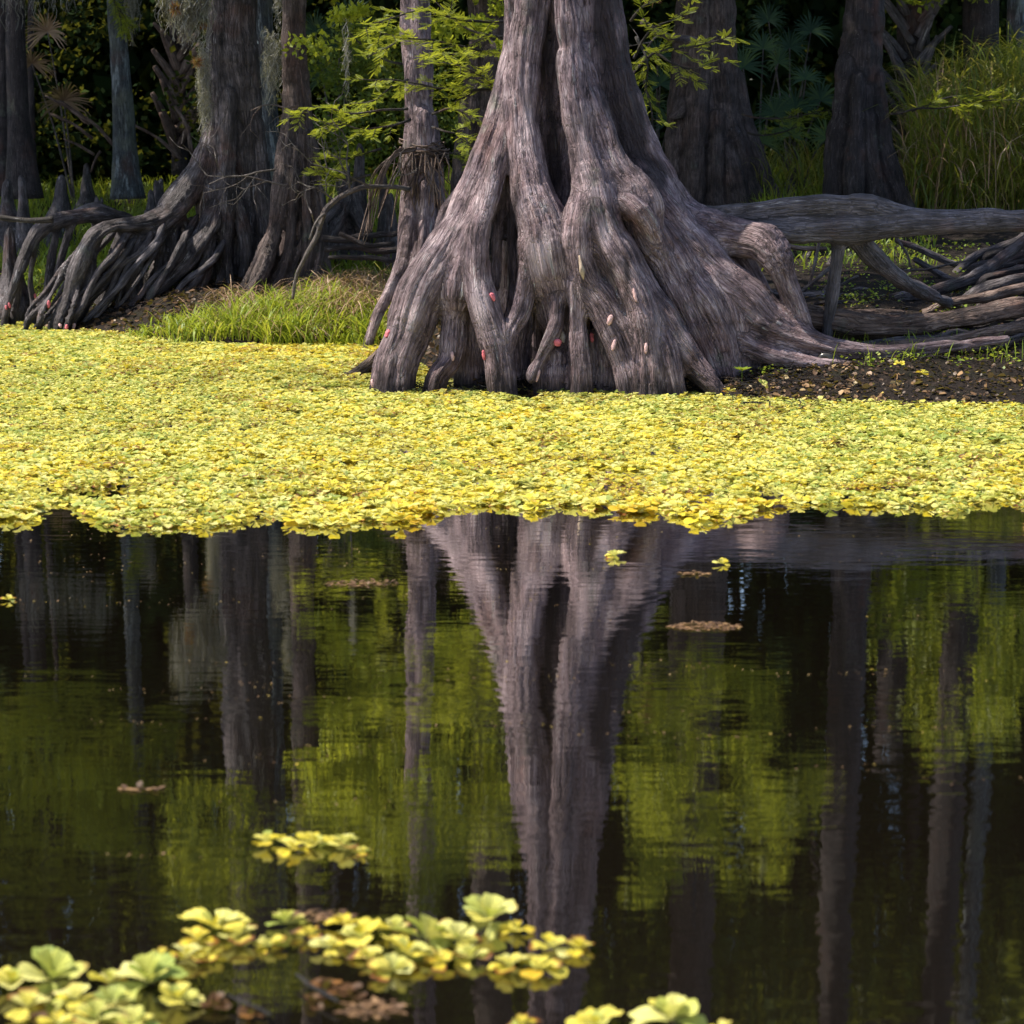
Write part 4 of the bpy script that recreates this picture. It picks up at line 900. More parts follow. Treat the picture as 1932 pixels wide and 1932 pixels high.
# arching grey roots at far left
tag(log('arching_root', [[(262,432,.9,12),(232,414,.6,14),(190,408,.4,15),(150,410,.2,13),(108,418,0,14),(84,428,-.1,13),(64,448,-.2,12),(48,480,-.3,12),(36,515,-.4,11),(24,550,-.4,9),(12,590,-.4,9),(6,640,-.4,9)],
   [(108,430,0,8),(98,480,-.1,8),(90,540,-.2,8),(82,615,-.3,8)], [(136,424,.1,8),(118,480,.1,8),(100,540,0,8),(56,600,-.2,8)],
   [(66,470,-.2,6),(58,520,-.2,6),(62,570,-.2,6),(66,615,-.3,7)], [(180,420,.4,9),(160,470,.3,9),(128,530,.2,9),(96,590,.1,9)], [(40,520,-.3,7),(30,570,-.3,7),(24,615,-.35,7)]], 22.3, M['root'], '', seed=107, h=BGVOX), 'weathered grey root arching over the water at the far left', 'root')
tag(log('arching_root', [[(300,440,.9,10),(240,418,.9,10),(200,400,.8,12),(176,393,.8,11),(150,398,.8,9),(130,410,.8,8)],[(186,395,.8,7),(184,380,.8,5),(183,372,.8,3)]], 22.9, M['log'], '', seed=109, h=BGVOX), 'pale bleached root behind the far left arch', 'root')
tag(tube(chain([(-60,408,0,4),(0,411,0,5),(50,416,0,5),(100,414,0,6)], 21.8), 10, .05, rough=.2, seed=111).build('thin_log', M['twig_dark']), 'thin dark branch poking in from the left edge over the arch', 'branch')
# knees
KN = [(12,338,13,24.2,'fat grey knee at the left edge'),(40,331,8,23.6,'tall slim knee second from the left edge'),(116,330,12,24.5,'broad shouldered pointed knee above the far left arch'),(182,368,4,26,'tiny knee tip behind the bleached root'),(190,372,4,26,'second tiny knee tip behind the bleached root'),
 (163,308,8,30,'dim knee at the edge of the dark woods on the left'),(283,358,8,25.5,'small knee on the grass left of the arching roots tree'),(293,340,7,26.5,'slim dark knee on the left grass'),(303,336,6,26.8,'slimmer dark knee right of the other on the left grass'),(606,350,8,24.8,'blunt knee right of the slim reddish cypress'),
 (650,304,10,23.0,'tall pointed knee with a wide foot in front of the dark woods'),(676,272,9,23.4,'tallest slim knee left of the vine wrapped cypress'),(726,324,9,23.2,'knee close to the left of the vine wrapped cypress'),(737,364,7,22.6,'short lumpy knee at the foot of the taller one by the vine wrapped cypress'),
 (1497,316,9,27,'grey knee in the grass between the two right cypresses'),(1540,505,9,21.0,'dark stump like knee under the fallen log'),(1500,500,10,21.5,'dark knee left of the other under the fallen log'),(1600,520,9,21.5,'short knee behind the upright stub'),(18,430,12,22.4,'low thick knee in front of the far left arch'),(280,395,9,24.6,'dark stubby knee behind the arching roots')]
for i, (px, py, r, Y, lab) in enumerate(KN):
    Y = Y + (1.8 if Y < 27 and i not in (10, 11, 12, 13, 15, 16, 17, 18) else 0); top = P(px, py, Y); b = gz(top[0], Y) - .1; H = top[2] - b; s = Y / F; r *= s; l = .08 * math.sin(i * 2.1)
    f = [(0, 4.6), (.2, 3.9), (.36, 2.9), (.5, 2.1), (.65, 1.4), (.78, 1.0), (.9, .85), (.97, .6), (1., .2)]
    C = np.array([[top[0] + l * (1 - t) ** 2, Y, b + H * t, r * w] for t, w in f])
    tag(tube(C, 18, .03, rough=.36, flute=.45, seed=120 + i, wob=.016).build('cypress_knee', M['root']), lab, 'cypress knee', 'cypress knees')
tag(log('cypress_knee', [[(654,310,0,8),(652,345,0,11),(645,385,-.05,16),(632,420,-.1,14),(612,470,-.15,12)],[(656,360,0,12),(668,400,0,14),(690,440,-.1,10)],[(640,390,-.1,10),(616,410,-.2,9),(606,440,-.2,7)]], 22.8, M['root'], '', seed=141, h=BGVOX), 'spreading knee with three feet left of the vine wrapped cypress', 'cypress knee', 'cypress knees')
for i, pts in enumerate([[(606,448,0,6),(650,452,0,7),(700,446,0,6),(750,440,0,5)], [(612,470,0,5),(660,466,0,5),(720,474,0,6),(760,470,0,5)], [(640,440,0,4),(690,462,0,5),(745,458,0,4)], [(620,486,0,4),(680,484,0,5),(740,492,0,5)]]):
    tag(tube(chain(pts, 21.8 - .2 * i), 10, .05, rough=.2, seed=150 + i, wob=.02).build('exposed_root', M['bark_dark']), ['topmost dark root on the ground left of the vine wrapped cypress', 'wavy dark root second from the top left of the vine wrapped cypress', 'short crossing dark root left of the vine wrapped cypress', 'lowest dark root half in the grass left of the vine wrapped cypress'][i], 'root')
# dead branch arching in front of the vine wrapped cypress
br = tube(chain([(772,356,0,5),(752,352,-.1,4.5),(710,352,-.25,4.5),(672,358,-.35,5),(635,375,-.45,5),(610,402,-.5,5),(598,440,-.5,5),(578,480,-.5,4.5),(562,520,-.5,4),(552,565,-.5,3)], 19.7), 8, .04, rough=.15, seed=161, wob=.01)
tube(chain([(600,438,-.5,3.5),(612,404,-.55,3.5),(596,420,-.6,2.5),(584,452,-.6,2)], 19.7), 6, .04, seed=162, acc=br)
def twigs(acc, px, py, Y, ang, l, depth, rs, r=2.2):
    n = 4; pts = [(px, py, 0, r)]; a = ang
    for i in range(n):
        a += rs.normal() * .28; px += math.cos(a) * l / n; py -= math.sin(a) * l / n; pts.append((px, py, rs.normal() * .05, r * (1 - .6 * (i + 1) / n)))
        if depth and rs.random() < .75: twigs(acc, px, py, Y, a + rs.choice([-1, 1]) * (.5 + .5 * rs.random()), l * .6, depth - 1, rs, r * .6)
    tube(chain(pts, Y), 5, .05, acc=acc, seed=1, cap=False)
rs = np.random.default_rng(5)
for (x, y, a, l) in ((660, 356, 1.9, 110), (700, 352, 2.3, 120), (630, 378, 2.8, 80), (740, 352, 1.2, 70), (600, 430, 2.2, 60)): twigs(br, x, y, 19.3, a, l, 2, rs)
tag(br.build('dead_branch', M['twig']), 'dead branch arching left from the vine wrapped cypress down to the grass', 'branch')
for i, (x, y, a, l, Y, lab) in enumerate([(540, 350, 2.9, 150, 21.4, 'bare twigs crossing in front of the slim reddish cypress'), (520, 320, 3.3, 130, 21.2, 'fine bare twigs reaching left across the grey cypress'), (1250, 60, 4.3, 120, 18.4, 'thin bare twigs hanging right of the giant trunk'), (560, 200, 3.0, 90, 21, 'thin twig in front of the pale patched trunk')]):
    tw = Acc(); twigs(tw, x, y, Y, a, l, 2, rs, 2.2); tag(tw.build('bare_twigs', M['twig']), lab, 'twigs')
tag(tube(chain([(1212,40,0,6),(1232,56,.1,6),(1262,72,.25,6.5),(1290,76,.4,8),(1330,80,.8,8)], 18.6), 9, .05, rough=.12, seed=165, wob=.01).build('bare_branch', M['bark_red']), 'brown branch crossing between the giant trunk and the broad cypress', 'branch')
# dead vines wound round the narrow cypress
vn = Acc()
for i in range(46):
    a0 = rng.random() * 6.28; zc = 300 + rng.normal() * 12; n = 14; rr = 33 + rng.random() * 16; til = rng.normal() * 8; ln = 2.5 + 3 * rng.random()
    pts = [(800 + rr * math.cos(a0 + t * ln), zc - 14 + til * math.cos(a0 + t * ln) + 14 * t * rng.random(), .19 * rr / 40 * math.sin(a0 + t * ln), 1.3 + .5 * rng.random()) for t in np.linspace(0, 1, n)]
    tube(chain(pts, 19.98), 5, .05, acc=vn, seed=i, cap=False)
for i in range(30):
    x = 760 + 80 * rng.random(); y = 285 + 25 * rng.random(); s = rng.normal() * 18 + (x - 800) * .3; l = 40 + 110 * rng.random()
    pts = [(x, y, -.2, 1.6), (x + s * .4 + 4 * rng.normal(), y + l * .35, -.24, 1.4), (x + s * .8 + 5 * rng.normal(), y + l * .7, -.22, 1.2), (x + s + 6 * rng.normal(), y + l, -.2, .8)]
    tube(chain(pts, 19.95), 4, .06, acc=vn, seed=i, cap=False)
for i in range(12):
    pts = [(775 + 10 * rng.random(), 278 + 8 * rng.random(), -.2, 1.6), (745, 285 + 15 * rng.random(), -.3, 1.5), (715 + 10 * rng.normal(), 330 + 20 * rng.random(), -.35, 1.3), (690 + 14 * rng.normal(), 430 + 40 * rng.random(), -.4, 1.)]
    tube(chain(pts, 19.9), 4, .08, acc=vn, seed=i, cap=False)
tag(vn.build('dead_vines', M['log_red']), 'tangle of dry brown vines looped round the narrow cypress', 'vines')
# ------------------------------------------------------------------ grass, weeds, litter on the bank
def stuff(a, name, mat, label, cat): return tag(a.build(name, M[mat]), label, cat, kind='stuff')
a = Acc()
def tufts(a, cx, w, Y0, Y1, n, per, h, wd, lean, tb, sp=.05):
    c = px_region(n, cx - w, cx + w, Y0, Y1); r = np.repeat(c, per, 0) + np.concatenate([rng.normal(size=(n * per, 2)) * sp, np.zeros((n * per, 1))], 1)
    blades(a, r, h, wd, lean, tb=tb)
def sh_at(px): X = (px - 966) / F * 20; return shore(X)
for (x0, x1, o0, o1, n, h, tb) in ((262,340,-.02,.4,10,.14,.5),(340,430,-.05,.5,26,.20,.55),(430,560,-.1,.7,40,.30,.5),(560,700,-.1,1.,56,.32,.42),(690,745,-.1,1.1,30,.28,.5),(560,740,1.3,3.,40,.28,.3)):
    Y = sh_at((x0 + x1) / 2); tufts(a, (x0 + x1) / 2, (x1 - x0) / 2, Y + o0, Y + o1, n, 16, h, .013, .85, tb, .07)
stuff(a, 'bank_grass', 'grass', 'bright green grass tufts on the bank left of the giant cypress', 'grass')
a = Acc()
blades(a, px_region(4200, -20, 400, 24.5, 34), .26, .012, .6, tb=.15)
blades(a, px_region(1500, 30, 330, 22.3, 26), .12, .02, .9, tb=.35)
blades(a, px_region(2600, 560, 880, 22.5, 32), .30, .012, .6, tb=.4)
blades(a, px_region(1500, 1420, 1580, 22., 32), .34, .013, .6, tb=.45)
blades(a, px_region(900, 1380, 1760, 20.5, 25), .13, .012, .8, tb=.2)
stuff(a, 'far_grass', 'grass', 'soft shaded grass on the bank behind the roots and trunks', 'grass')
# tall grass on the right, arching blades on stems
a = Acc(); base = px_region(900, 1690, 2120, 24.2, 29); blades(a, base, .95, .016, .55, 5, tb=.4, tv=.3)
for k in range(7):
    b = px_region(640, 1700, 2120, 24.2, 29); hz = rng.random(len(b)) ** .8 * (1.1 + .5 * np.clip((b[:, 0] - 4.2) / 1.2, 0, 1)); b[:, 2] += hz
    blades(a, b, .55, .018, 1.25, 5, tb=.45, tv=.22, droop=.6)
b = px_region(420, 1420, 1600, 25.5, 29); b[:, 2] += .4 * rng.random(len(b)); blades(a, b, .5, .016, 1., 5, tb=.5, droop=.5)
stuff(a, 'tall_grass', 'reed', 'tall arching yellow green grass filling the right side behind the fallen log', 'grass')
a = Acc(); b = px_region(900, 1690, 2120, 24.0, 29); b[:, 2] += 1.1 * rng.random(len(b)); blades(a, b, .6, .013, 1.1, 5, tb=.5, tv=.3, droop=.6)
b = px_region(120, 1690, 2120, 24, 28); blades(a, b, 1.7, .012, .25, 5, tb=.5)
stuff(a, 'dry_reeds', 'straw', 'dead tan stems and bent blades mixed into the tall grass at the right', 'dry grass')
# low weeds: small round leaves
def weeds(a, c, per, spread, hgt, size, tb):
    n = len(c) * per; ci = np.repeat(np.arange(len(c)), per)
    p = c[ci] + rng.normal(size=(n, 3)) * np.array([spread, spread, 0]); p[:, 2] = gz(p[:, 0], p[:, 1]) + hgt * rng.random(n) ** 1.3
    d = rand_dirs(n, .2) * np.array([1, 1, .45]); inst(a, LEAF_V * np.array([1.5, 1, 1]), LEAF_Q, rotmat(d, roll=.5 * rng.normal(size=n)), p, size * (.5 + rng.random(n)), per={'tint': np.clip(tb + .2 * rng.normal(size=n), 0, .85)})
a = Acc()
weeds(a, px_region(46, 1500, 1932, 18.0, 22.5), 45, .09, .08, .022, .25); weeds(a, px_region(22, 1780, 1990, 16.7, 18.3), 40, .06, .10, .022, .4)
weeds(a, px_region(26, 1440, 1960, 16.15, 16.8), 32, .07, .06, .022, .5); weeds(a, px_region(60, 40, 380, 22.0, 25), 50, .10, .08, .024, .45)
weeds(a, px_region(40, 580, 800, 20.5, 23), 50, .10, .10, .024, .5)
r_ = px_region(130, 1560, 1990, 16.1, 17); blades(a, r_, .14, .007, .5, tb=.45)
stuff(a, 'low_weeds', 'grass', 'low green weeds and sprouts scattered on the dark mud and between roots', 'weeds')
# leaf litter and mud debris
LC_V = np.array([(0, 0, 0), (.35, .3, .10), (.38, .7, .12), (0, 1, .05), (-.38, .7, .14), (-.35, .3, .08), (0, .5, -.04)], float)
LC_Q = np.array([(0, 1, 2, 6), (6, 2, 3, 4), (0, 6, 4, 5)])
a = Acc()
def litter(c, size, lo=0, hi=1):
    n = len(c); c = c.copy(); c[:, 2] = gz(c[:, 0], c[:, 1]) + .006
    inst(a, LC_V, LC_Q, rotmat(rand_dirs(n) * np.array([1, 1, .35]), roll=.6 * rng.normal(size=n)), c, size * (.4 + rng.random(n)), per={'tint': lo + (hi - lo) * rng.random(n) ** 1.2})
litter(px_region(2000, 1340, 1960, 15.4, 16.9), .028, 0, .28); litter(px_region(330, 1360, 1620, 15.6, 16.3), .045, .35, .97); litter(px_region(700, 1450, 1960, 16.5, 19), .04, 0, .6)
litter(px_region(3000, 30, 600, 20.6, 23.2), .05, 0, .6); litter(px_region(700, 640, 760, 20, 22), .05, 0, .9); litter(px_region(500, 860, 1360, 16.15, 16.5), .035, 0, .8); litter(px_region(1100, 740, 960, 16.8, 19.2), .045, 0, .55); litter(px_region(120, 1620, 1940, 15.25, 16), .05, .5, .98)
stuff(a, 'leaf_litter', 'litter', 'fallen brown and tan leaves covering the muddy bank', 'leaf litter')
a = Acc()
for (x0, x1, y0, y1, n) in ((1340, 1960, 15.2, 16.8, 300), (1380, 1540, 15.9, 16.3, 110), (60, 520, 21.4, 22.4, 120), (780, 1330, 16.2, 16.55, 420), (1440, 1960, 16.8, 18.5, 160)):
    c = px_region(n, x0, x1, y0, y1); d = rand_dirs(n) * np.array([1, 1, .25]); l = .04 + .16 * rng.random(n)
    c[:, 2] = np.maximum(c[:, 2], 0) + .01 + .04 * rng.random(n)
    for i in range(n): tube(np.array([[*c[i], .0035], [*(c[i] + d[i] * l[i] * .5 + [0, 0, .012 * rng.normal()]), .003], [*(c[i] + d[i] * l[i]), .0015]]), 4, .1, acc=a, cap=False)
stuff(a, 'mud_twigs', 'twig_dark', 'broken twigs and rootlets lying in the mud and between the roots', 'twigs')
a = Acc(); c = px_region(56, 632, 735, 20.3, 21.8); r = np.repeat(c, 26, 0); r[:, :2] += rng.normal(size=(len(r), 2)) * .10; r[:, 2] += .15 * rng.random(len(r))
blades(a, r, .30, .010, 1.7, 4, tb=.5, droop=.7)
r = np.repeat(px_region(60, 400, 720, 20.0, 21.4), 12, 0); r[:, :2] += rng.normal(size=(len(r), 2)) * .15; blades(a, r, .3, .008, 1.5, 4, tb=.5, droop=.7)
stuff(a, 'dry_straw', 'straw', 'heap of dry brown stalks at the foot of the vine wrapped cypress', 'dry grass')

# ------------------------------------------------------------------ stranded rosettes, shell, seedling, egg clusters
for k, (px, py, r, t, lab) in enumerate([(1362,742,20,.6,'yellow stranded rosette at the right foot of the giant cypress'),(1385,728,16,.5,'small green stranded rosette above the yellow one at the giant foot'),(1550,762,24,.5,'stranded rosette on the mud edge right of centre'),(1704,752,24,.55,'greenish stranded rosette at the mud edge further right'),(1722,738,24,.72,'bright yellow stranded rosette on the mud slope'),(1740,722,18,.8,'orange stranded rosette highest on the mud slope'),(1640,718,15,.7,'yellow stranded rosette in mid mud'),(1585,708,16,.72,'small yellow rosette on the mud below the snail shell'),(1655,730,14,.85,'browned stranded rosette in mid mud'),(1780,756,18,.6,'stranded rosette at the mud edge near the far right'),(1475,758,16,.6,'stranded rosette at the mud edge near the giant cypress'),(1688,684,14,.65,'pale rosette on the upper mud slope'),(1530,690,14,.72,'yellow leaves on the mud left of the snail shell'),(1885,752,16,.75,'orange brown rosette on the mud at the far right')]):
    Y = 16.; 
    for _ in range(8): d = ray(px, py); X = d[0] / d[1] * Y; z = max(0, float(gz(X, Y))); Y = (z - HC) / d[2] * d[1]
    lettuce_obj((X, Y, z + .01), r * Y / F, ROSN[(k * 5) % len(ROSN)], t, rng.random() * 6, (.25 * rng.normal(), .25 * rng.normal()), lab, 'rosettes stranded on the mud', .25)
from mathutils.bvhtree import BVHTree
deps = bpy.context.evaluated_depsgraph_get(); deps.update()
def bvh(objs):
    V = []; Fs = []; k = 0
    for o in objs:
        me = o.data; a = np.empty(len(me.vertices) * 3, np.float32); me.vertices.foreach_get('co', a); V.append(a.reshape(-1, 3))
        for p in me.polygons: Fs.append([v + k for v in p.vertices])
        k += len(me.vertices)
    return BVHTree.FromPolygons([tuple(v) for v in np.concatenate(V).tolist()], Fs)
hit_objs = [c for o in (great, TR['left'], TR['left_slim']) for c in o.children if c.name.startswith('trunk')] + [o for o in bpy.data.objects if o.name.startswith('arching_root')]
BV = bvh(hit_objs)
def egg(px, py, w, h, mat, label, tilt=0.):
    d = ray(px, py); loc, nrm, _, _ = BV.ray_cast(Vector((0, 0, HC)), Vector(d))
    if loc is None:
        print('egg miss', px, py); return
    s = 1.2 * loc.y / F; rs = np.random.default_rng(int(px))
    nu, nv = 14, 12; V = []
    for i in range(nv):
        th = math.pi * i / (nv - 1)
        for j in range(nu):
            f = 2 * math.pi * j / nu; e = 1 + .17 * rs.normal()
            V.append((w * s * .5 * e * math.sin(th) * math.cos(f), w * s * .42 * e * math.sin(th) * math.sin(f), h * s * .5 * math.copysign(abs(math.cos(th)) ** .7, math.cos(th)) * (1 + .04 * rs.normal())))
    Q = [(i * nu + j, i * nu + (j + 1) % nu, (i + 1) * nu + (j + 1) % nu, (i + 1) * nu + j) for i in range(nv - 1) for j in range(nu)]
    o = build('snail_eggs', V, [Q], M[mat]); n = Vector(nrm)
    if n.dot(Vector(d)) > 0: n = -n
    up = Vector((math.sin(tilt), 0, math.cos(tilt))); up = (up - n * up.dot(n)).normalized(); side = up.cross(-n)
    from mathutils import Matrix
    o.matrix_world = Matrix.Translation(loc + n * w * s * .2) @ Matrix((side, -n, up)).transposed().to_4x4()
    tag(o, label, 'snail eggs', 'snail egg clusters')
for e in [(928,561,8,14,'egg','bright pink egg cluster on the left buttress, halfway up the dark groove'),(1151,604,8,17,'egg_pale','pale crescent egg cluster on the lumpy central root'),(1198,557,5,22,'egg_pale','long faint pink egg streak highest on the right root'),(1061,634,8,20,'egg_white','white hatched egg cluster beside the bright pink one above the hollow'),(1049,645,13,12,'egg','bright pink egg cluster at the top of the central hollow'),(1117,637,6,16,'egg','pink egg cluster in shade right of the central hollow'),(1158,651,6,18,'egg_pale','pale egg cluster low on the lumpy central root'),(1219,657,5,17,'egg_pale','pale pink egg cluster on the straight right root'),(854,672,6,15,'egg_pale','faded lilac egg cluster on the small curved left root'),(914,670,6,16,'egg','coral egg cluster low on the left buttress'),(1014,709,5,20,'egg_pale','pale egg strip on the short block root at the waterline'),(732,630,7,14,'egg','pink egg cluster on the outer left edge of the giant'),(703,723,5,13,'egg_pale','pale egg cluster at the foot of the outer left root'),
 (51,557,4,7,'egg','pink eggs on a thin leg of the far left arch'),(65,558,5,8,'egg','pink eggs right of the other on the far left arch'),(91,574,5,12,'egg','larger pink egg cluster behind the far left arch'),(18,576,4,9,'egg','pink eggs on the outermost leg of the arch'),(12,580,4,7,'egg','pink eggs cut close to the left edge'),(113,615,5,8,'egg_pale','pale eggs at the foot of the long arching root'),(126,617,5,8,'egg','pink eggs just above the plants at the left roots'),(139,615,5,9,'egg_pale','third egg cluster at the foot of the long arching root'),(200,594,8,5,'egg','pink eggs on the low roots under the grey cypress'),(213,585,4,5,'egg','tiny pink eggs on a rootlet under the grey cypress'),(182,599,4,9,'egg','upright pink eggs left of the low roots'),(466,580,4,7,'egg_pale','pale eggs on the roots of the slim reddish cypress')]:
    egg(e[0], e[1], e[2], e[3], e[4], e[5], .3 * math.sin(e[0]))
# snail shell: a coiled tube
Y = 16.35; X = (1557 - 966) / F * Y; z = float(gz(X, Y)); c = Acc()
C = np.array([[X + .038 * (1 - t * .8) * math.cos(t * 9), Y - .01 + .045 * t, z + .034 + .030 * (1 - t * .8) * math.sin(t * 9), .030 * (1 - t * .86)] for t in np.linspace(0, 1, 22)])
tube(C, 14, .01, acc=c); tag(c.build('snail_shell', M['shell']), 'dark round snail shell lying on the mud beside the big right root', 'shell')
# seedling
c = Acc(); d = ray(1400, 700); Y = 16.15; b = np.array([d[0] / d[1] * Y, Y, float(gz(d[0] / d[1] * Y, Y))])
n = 9; az = np.arange(n) * 2.4; inst(c, LEAF_V * np.array([.9, 1, 1]), LEAF_Q, rotmat(np.stack([np.cos(az), np.sin(az), .35 + 0 * az], 1)), np.tile(b + [0, 0, .09], (n, 1)), .075, per={'tint': .3 + .3 * rng.random(n)})
inst(c, np.array([(-.003, 0, 0), (.003, 0, 0), (.002, 0, .1), (-.002, 0, .1)]), LEAF_Q, np.eye(3)[None], b[None], 1., per={'tint': np.array([.2])})
tag(c.build('seedling', M['grass']), 'small green seedling growing in the corner right of the giant roots', 'seedling')

# ------------------------------------------------------------------ cypress boughs in view
def boughs(root, lst, Y0, seed, **kw):
    for i, b in enumerate(lst):
        lf, wd = Acc(), Acc(); bough(b, Y0, lf, wd, seed + i, **kw)
        w_ = wd.build('branch', M['twig_dark'], root); lf.build('foliage', M['cypress_leaf'], w_)
boughs(great, [[(955,168,0),(889,170,-.2),(822,165,-.35),(745,152,-.4),(690,150,-.5)], [(960,110,.2),(900,95,0),(830,80,-.2),(760,70,-.3),(690,52,-.5)], [(965,40,.2),(880,40,0),(800,20,-.1),(720,42,-.3),(686,46,-.4)],
  [(940,170,0),(900,140,-.3),(870,125,-.4),(840,118,-.5)], [(950,70,0),(900,60,.1),(850,30,.2),(800,-20,.3)], [(930,120,.2),(905,150,0),(885,180,-.2),(860,190,-.3)]], 17.6, 601, tb=.62, flen=.078)
boughs(great, [[(1196,110,.1),(1225,60,-.1),(1262,40,-.2),(1300,20,-.3)], [(1200,130,.1),(1240,100,-.1),(1290,90,-.2),(1340,80,-.3),(1378,68,-.4)], [(1190,40,.1),(1220,10,0),(1270,-10,0),(1330,-20,0)],
  [(1215,150,0),(1225,190,-.1),(1232,225,-.2)], [(1240,100,-.1),(1270,118,-.2),(1310,130,-.3),(1372,112,-.4)], [(1200,70,.1),(1215,95,0),(1222,130,-.1),(1218,170,-.1)]], 17.9, 651, side=.2, tb=.5, flen=.08)
boughs(TR['vine'], [[(770,205,0),(720,210,-.1),(660,215,-.2),(600,200,-.3),(545,222,-.4)], [(775,225,0),(730,240,-.1),(680,245,-.2),(640,230,-.2),(605,240,-.3)], [(815,215,0),(850,205,-.1),(880,215,-.1),(905,230,-.2)], [(815,240,0),(840,250,-.1),(870,255,-.1),(895,275,-.2)],
  [(770,150,0),(740,165,.1),(700,190,.1),(660,195,.2)], [(810,110,0),(840,100,-.1),(870,105,-.1),(900,95,-.2)], [(770,60,0),(745,80,0),(715,95,0),(690,110,0)]], 19.6, 701, tb=.5, flen=.085)
boughs(TR['vine'], [[(700,330,0),(660,340,0),(620,330,0),(590,320,0)], [(720,280,.1),(690,290,.1),(640,300,.1),(590,300,.1)], [(760,120,.3),(720,110,.3),(680,80,.3),(660,60,.4)], [(830,300,.3),(850,290,.3),(880,300,.3),(900,320,.3)]], 20.6, 731, tb=.35)
boughs(TR['right_wide'], [[(1400,215,0),(1450,225,-.2),(1510,218,-.3),(1580,205,-.4)], [(1410,250,0),(1450,255,-.1),(1500,240,-.2),(1540,225,-.2)]], 24.8, 751, dens=.7, tb=.25)
boughs(TR['right_slim'], [[(1680,215,0),(1740,205,-.2),(1800,200,-.3),(1870,190,-.4),(1932,188,-.5)], [(1720,210,-.1),(1780,185,-.2),(1840,180,-.2),(1900,170,-.2)]], 23.8, 771, dens=.9, tb=.35)
boughs(TR['blue'], [[(205,-40,0),(215,-10,0),(225,25,0),(235,62,0)], [(200,-20,0),(220,10,0),(240,40,0)]], 26, 791, tb=.5)

# ------------------------------------------------------------------ palms
def fan(acc, c, r, aim, seed, n=26, droop=.25, tb=.5):
    rs = np.random.default_rng(seed); f = np.asarray(aim, float); f /= np.linalg.norm(f)
    s = np.cross(f, [0, 0, 1.]); s /= np.linalg.norm(s) + 1e-6; u = np.cross(s, f)
    for i in range(n):
        a = (i / (n - 1) - .5) * 4.4 + rs.normal() * .03; L = r * (1 - .22 * abs(a) / 2.2) * (.9 + .15 * rs.random())
        d = u * math.cos(a) + s * math.sin(a) + f * .25; w = np.cross(d, f); w /= np.linalg.norm(w); k = 5
        V = []
        for j in range(k + 1):
            t = j / k; p = c + d * L * t + np.array([0, 0, -droop * r * t ** 3 * (.6 + .8 * rs.random())]) + f * .04 * r * t
            wd = r * .030 * math.sin(math.pi * min(1, t * .8 + .15)) ** .8
            V += [p - w * wd, p + f * wd * .5, p + w * wd]
        Q = []
        for j in range(k):
            b = j * 3; Q += [(b, b + 1, b + 4, b + 3), (b + 1, b + 2, b + 5, b + 4)]
        acc.add(np.array(V), np.array(Q), tint=float(np.clip(tb + .18 * rs.normal(), 0, 1)))
def palm(fans, Y, label, mat='palm', tb=.5, seed=0, base=None):
    r = empty('palm_shrub', (0, 0, 0), label, 'palm'); st = Acc()
    for i, (px, py, rp, ax, az) in enumerate(fans):
        c = P(px, py, Y + .15 * math.sin(i * 2.)); a = Acc(); fan(a, c, rp * Y / F, (ax, -1, az), seed + i, tb=tb); a.build('frond', M[mat], r)
        b = P(base[0], base[1], Y + .3); b[2] = gz(b[0], b[1])
        tube(np.array([[*c, .008], [*((c + b) / 2 + [0, 0, .15]), .012], [*b, .016]]), 6, .1, acc=st)
    st.build('stalk', M['twig'], r)
palm([(1402,128,62,.3,.6),(1440,92,52,-.2,.8),(1468,118,40,.5,.3)], 28.5, 'blue green fan palm right beside the broad cypress', seed=801, base=(1430, 330), tb=.6)
palm([(1500,205,66,0,.9),(1548,190,60,.4,.6),(1462,215,55,-.5,.5),(1520,150,44,0,1)], 28, 'fan palm with upright fronds between the two right cypresses', seed=811, base=(1500, 340), tb=.5)
palm([(1490,255,50,-.2,.5),(1560,262,56,.3,.7),(1440,270,46,.2,.5)], 26.8, 'low yellowish palmetto in the grass between the two right cypresses', seed=821, base=(1510, 360), tb=.85)
palm([(1490,90,46,0,.4),(1530,60,50,.2,.5),(1450,40,46,-.3,.4)], 31, 'dim fan palm high up in the dark gap right of the broad cypress', seed=831, base=(1490, 330), tb=.3)
palm([(1245,160,54,.3,.6),(1228,200,50,-.2,.6),(1262,230,44,.2,.4),(1240,105,48,.2,.8)], 27.5, 'fan palm in the gap right of the giant trunk', seed=841, base=(1240, 330), tb=.55)
palm([(430,120,44,.3,.3),(405,200,50,-.3,.5),(360,215,46,.1,.4)], 33, 'dim fan palm in the dark woods left of the grey cypress', seed=851, base=(400, 320), tb=.3)
palm([(640,90,60,.2,.4),(610,150,54,.3,.4),(660,30,56,-.2,.6),(595,60,50,.2,.3)], 29, 'dark fan palm between the slim reddish and the vine wrapped cypress', seed=861, base=(640, 320), tb=.35)
palm([(120,190,60,.3,-.4),(90,60,56,-.3,-.2),(60,120,50,.3,-.5)], 30.5, 'drooping dead palm fronds in the dark upper left', mat='palm_dead', tb=.45, seed=871, base=(140, 330))
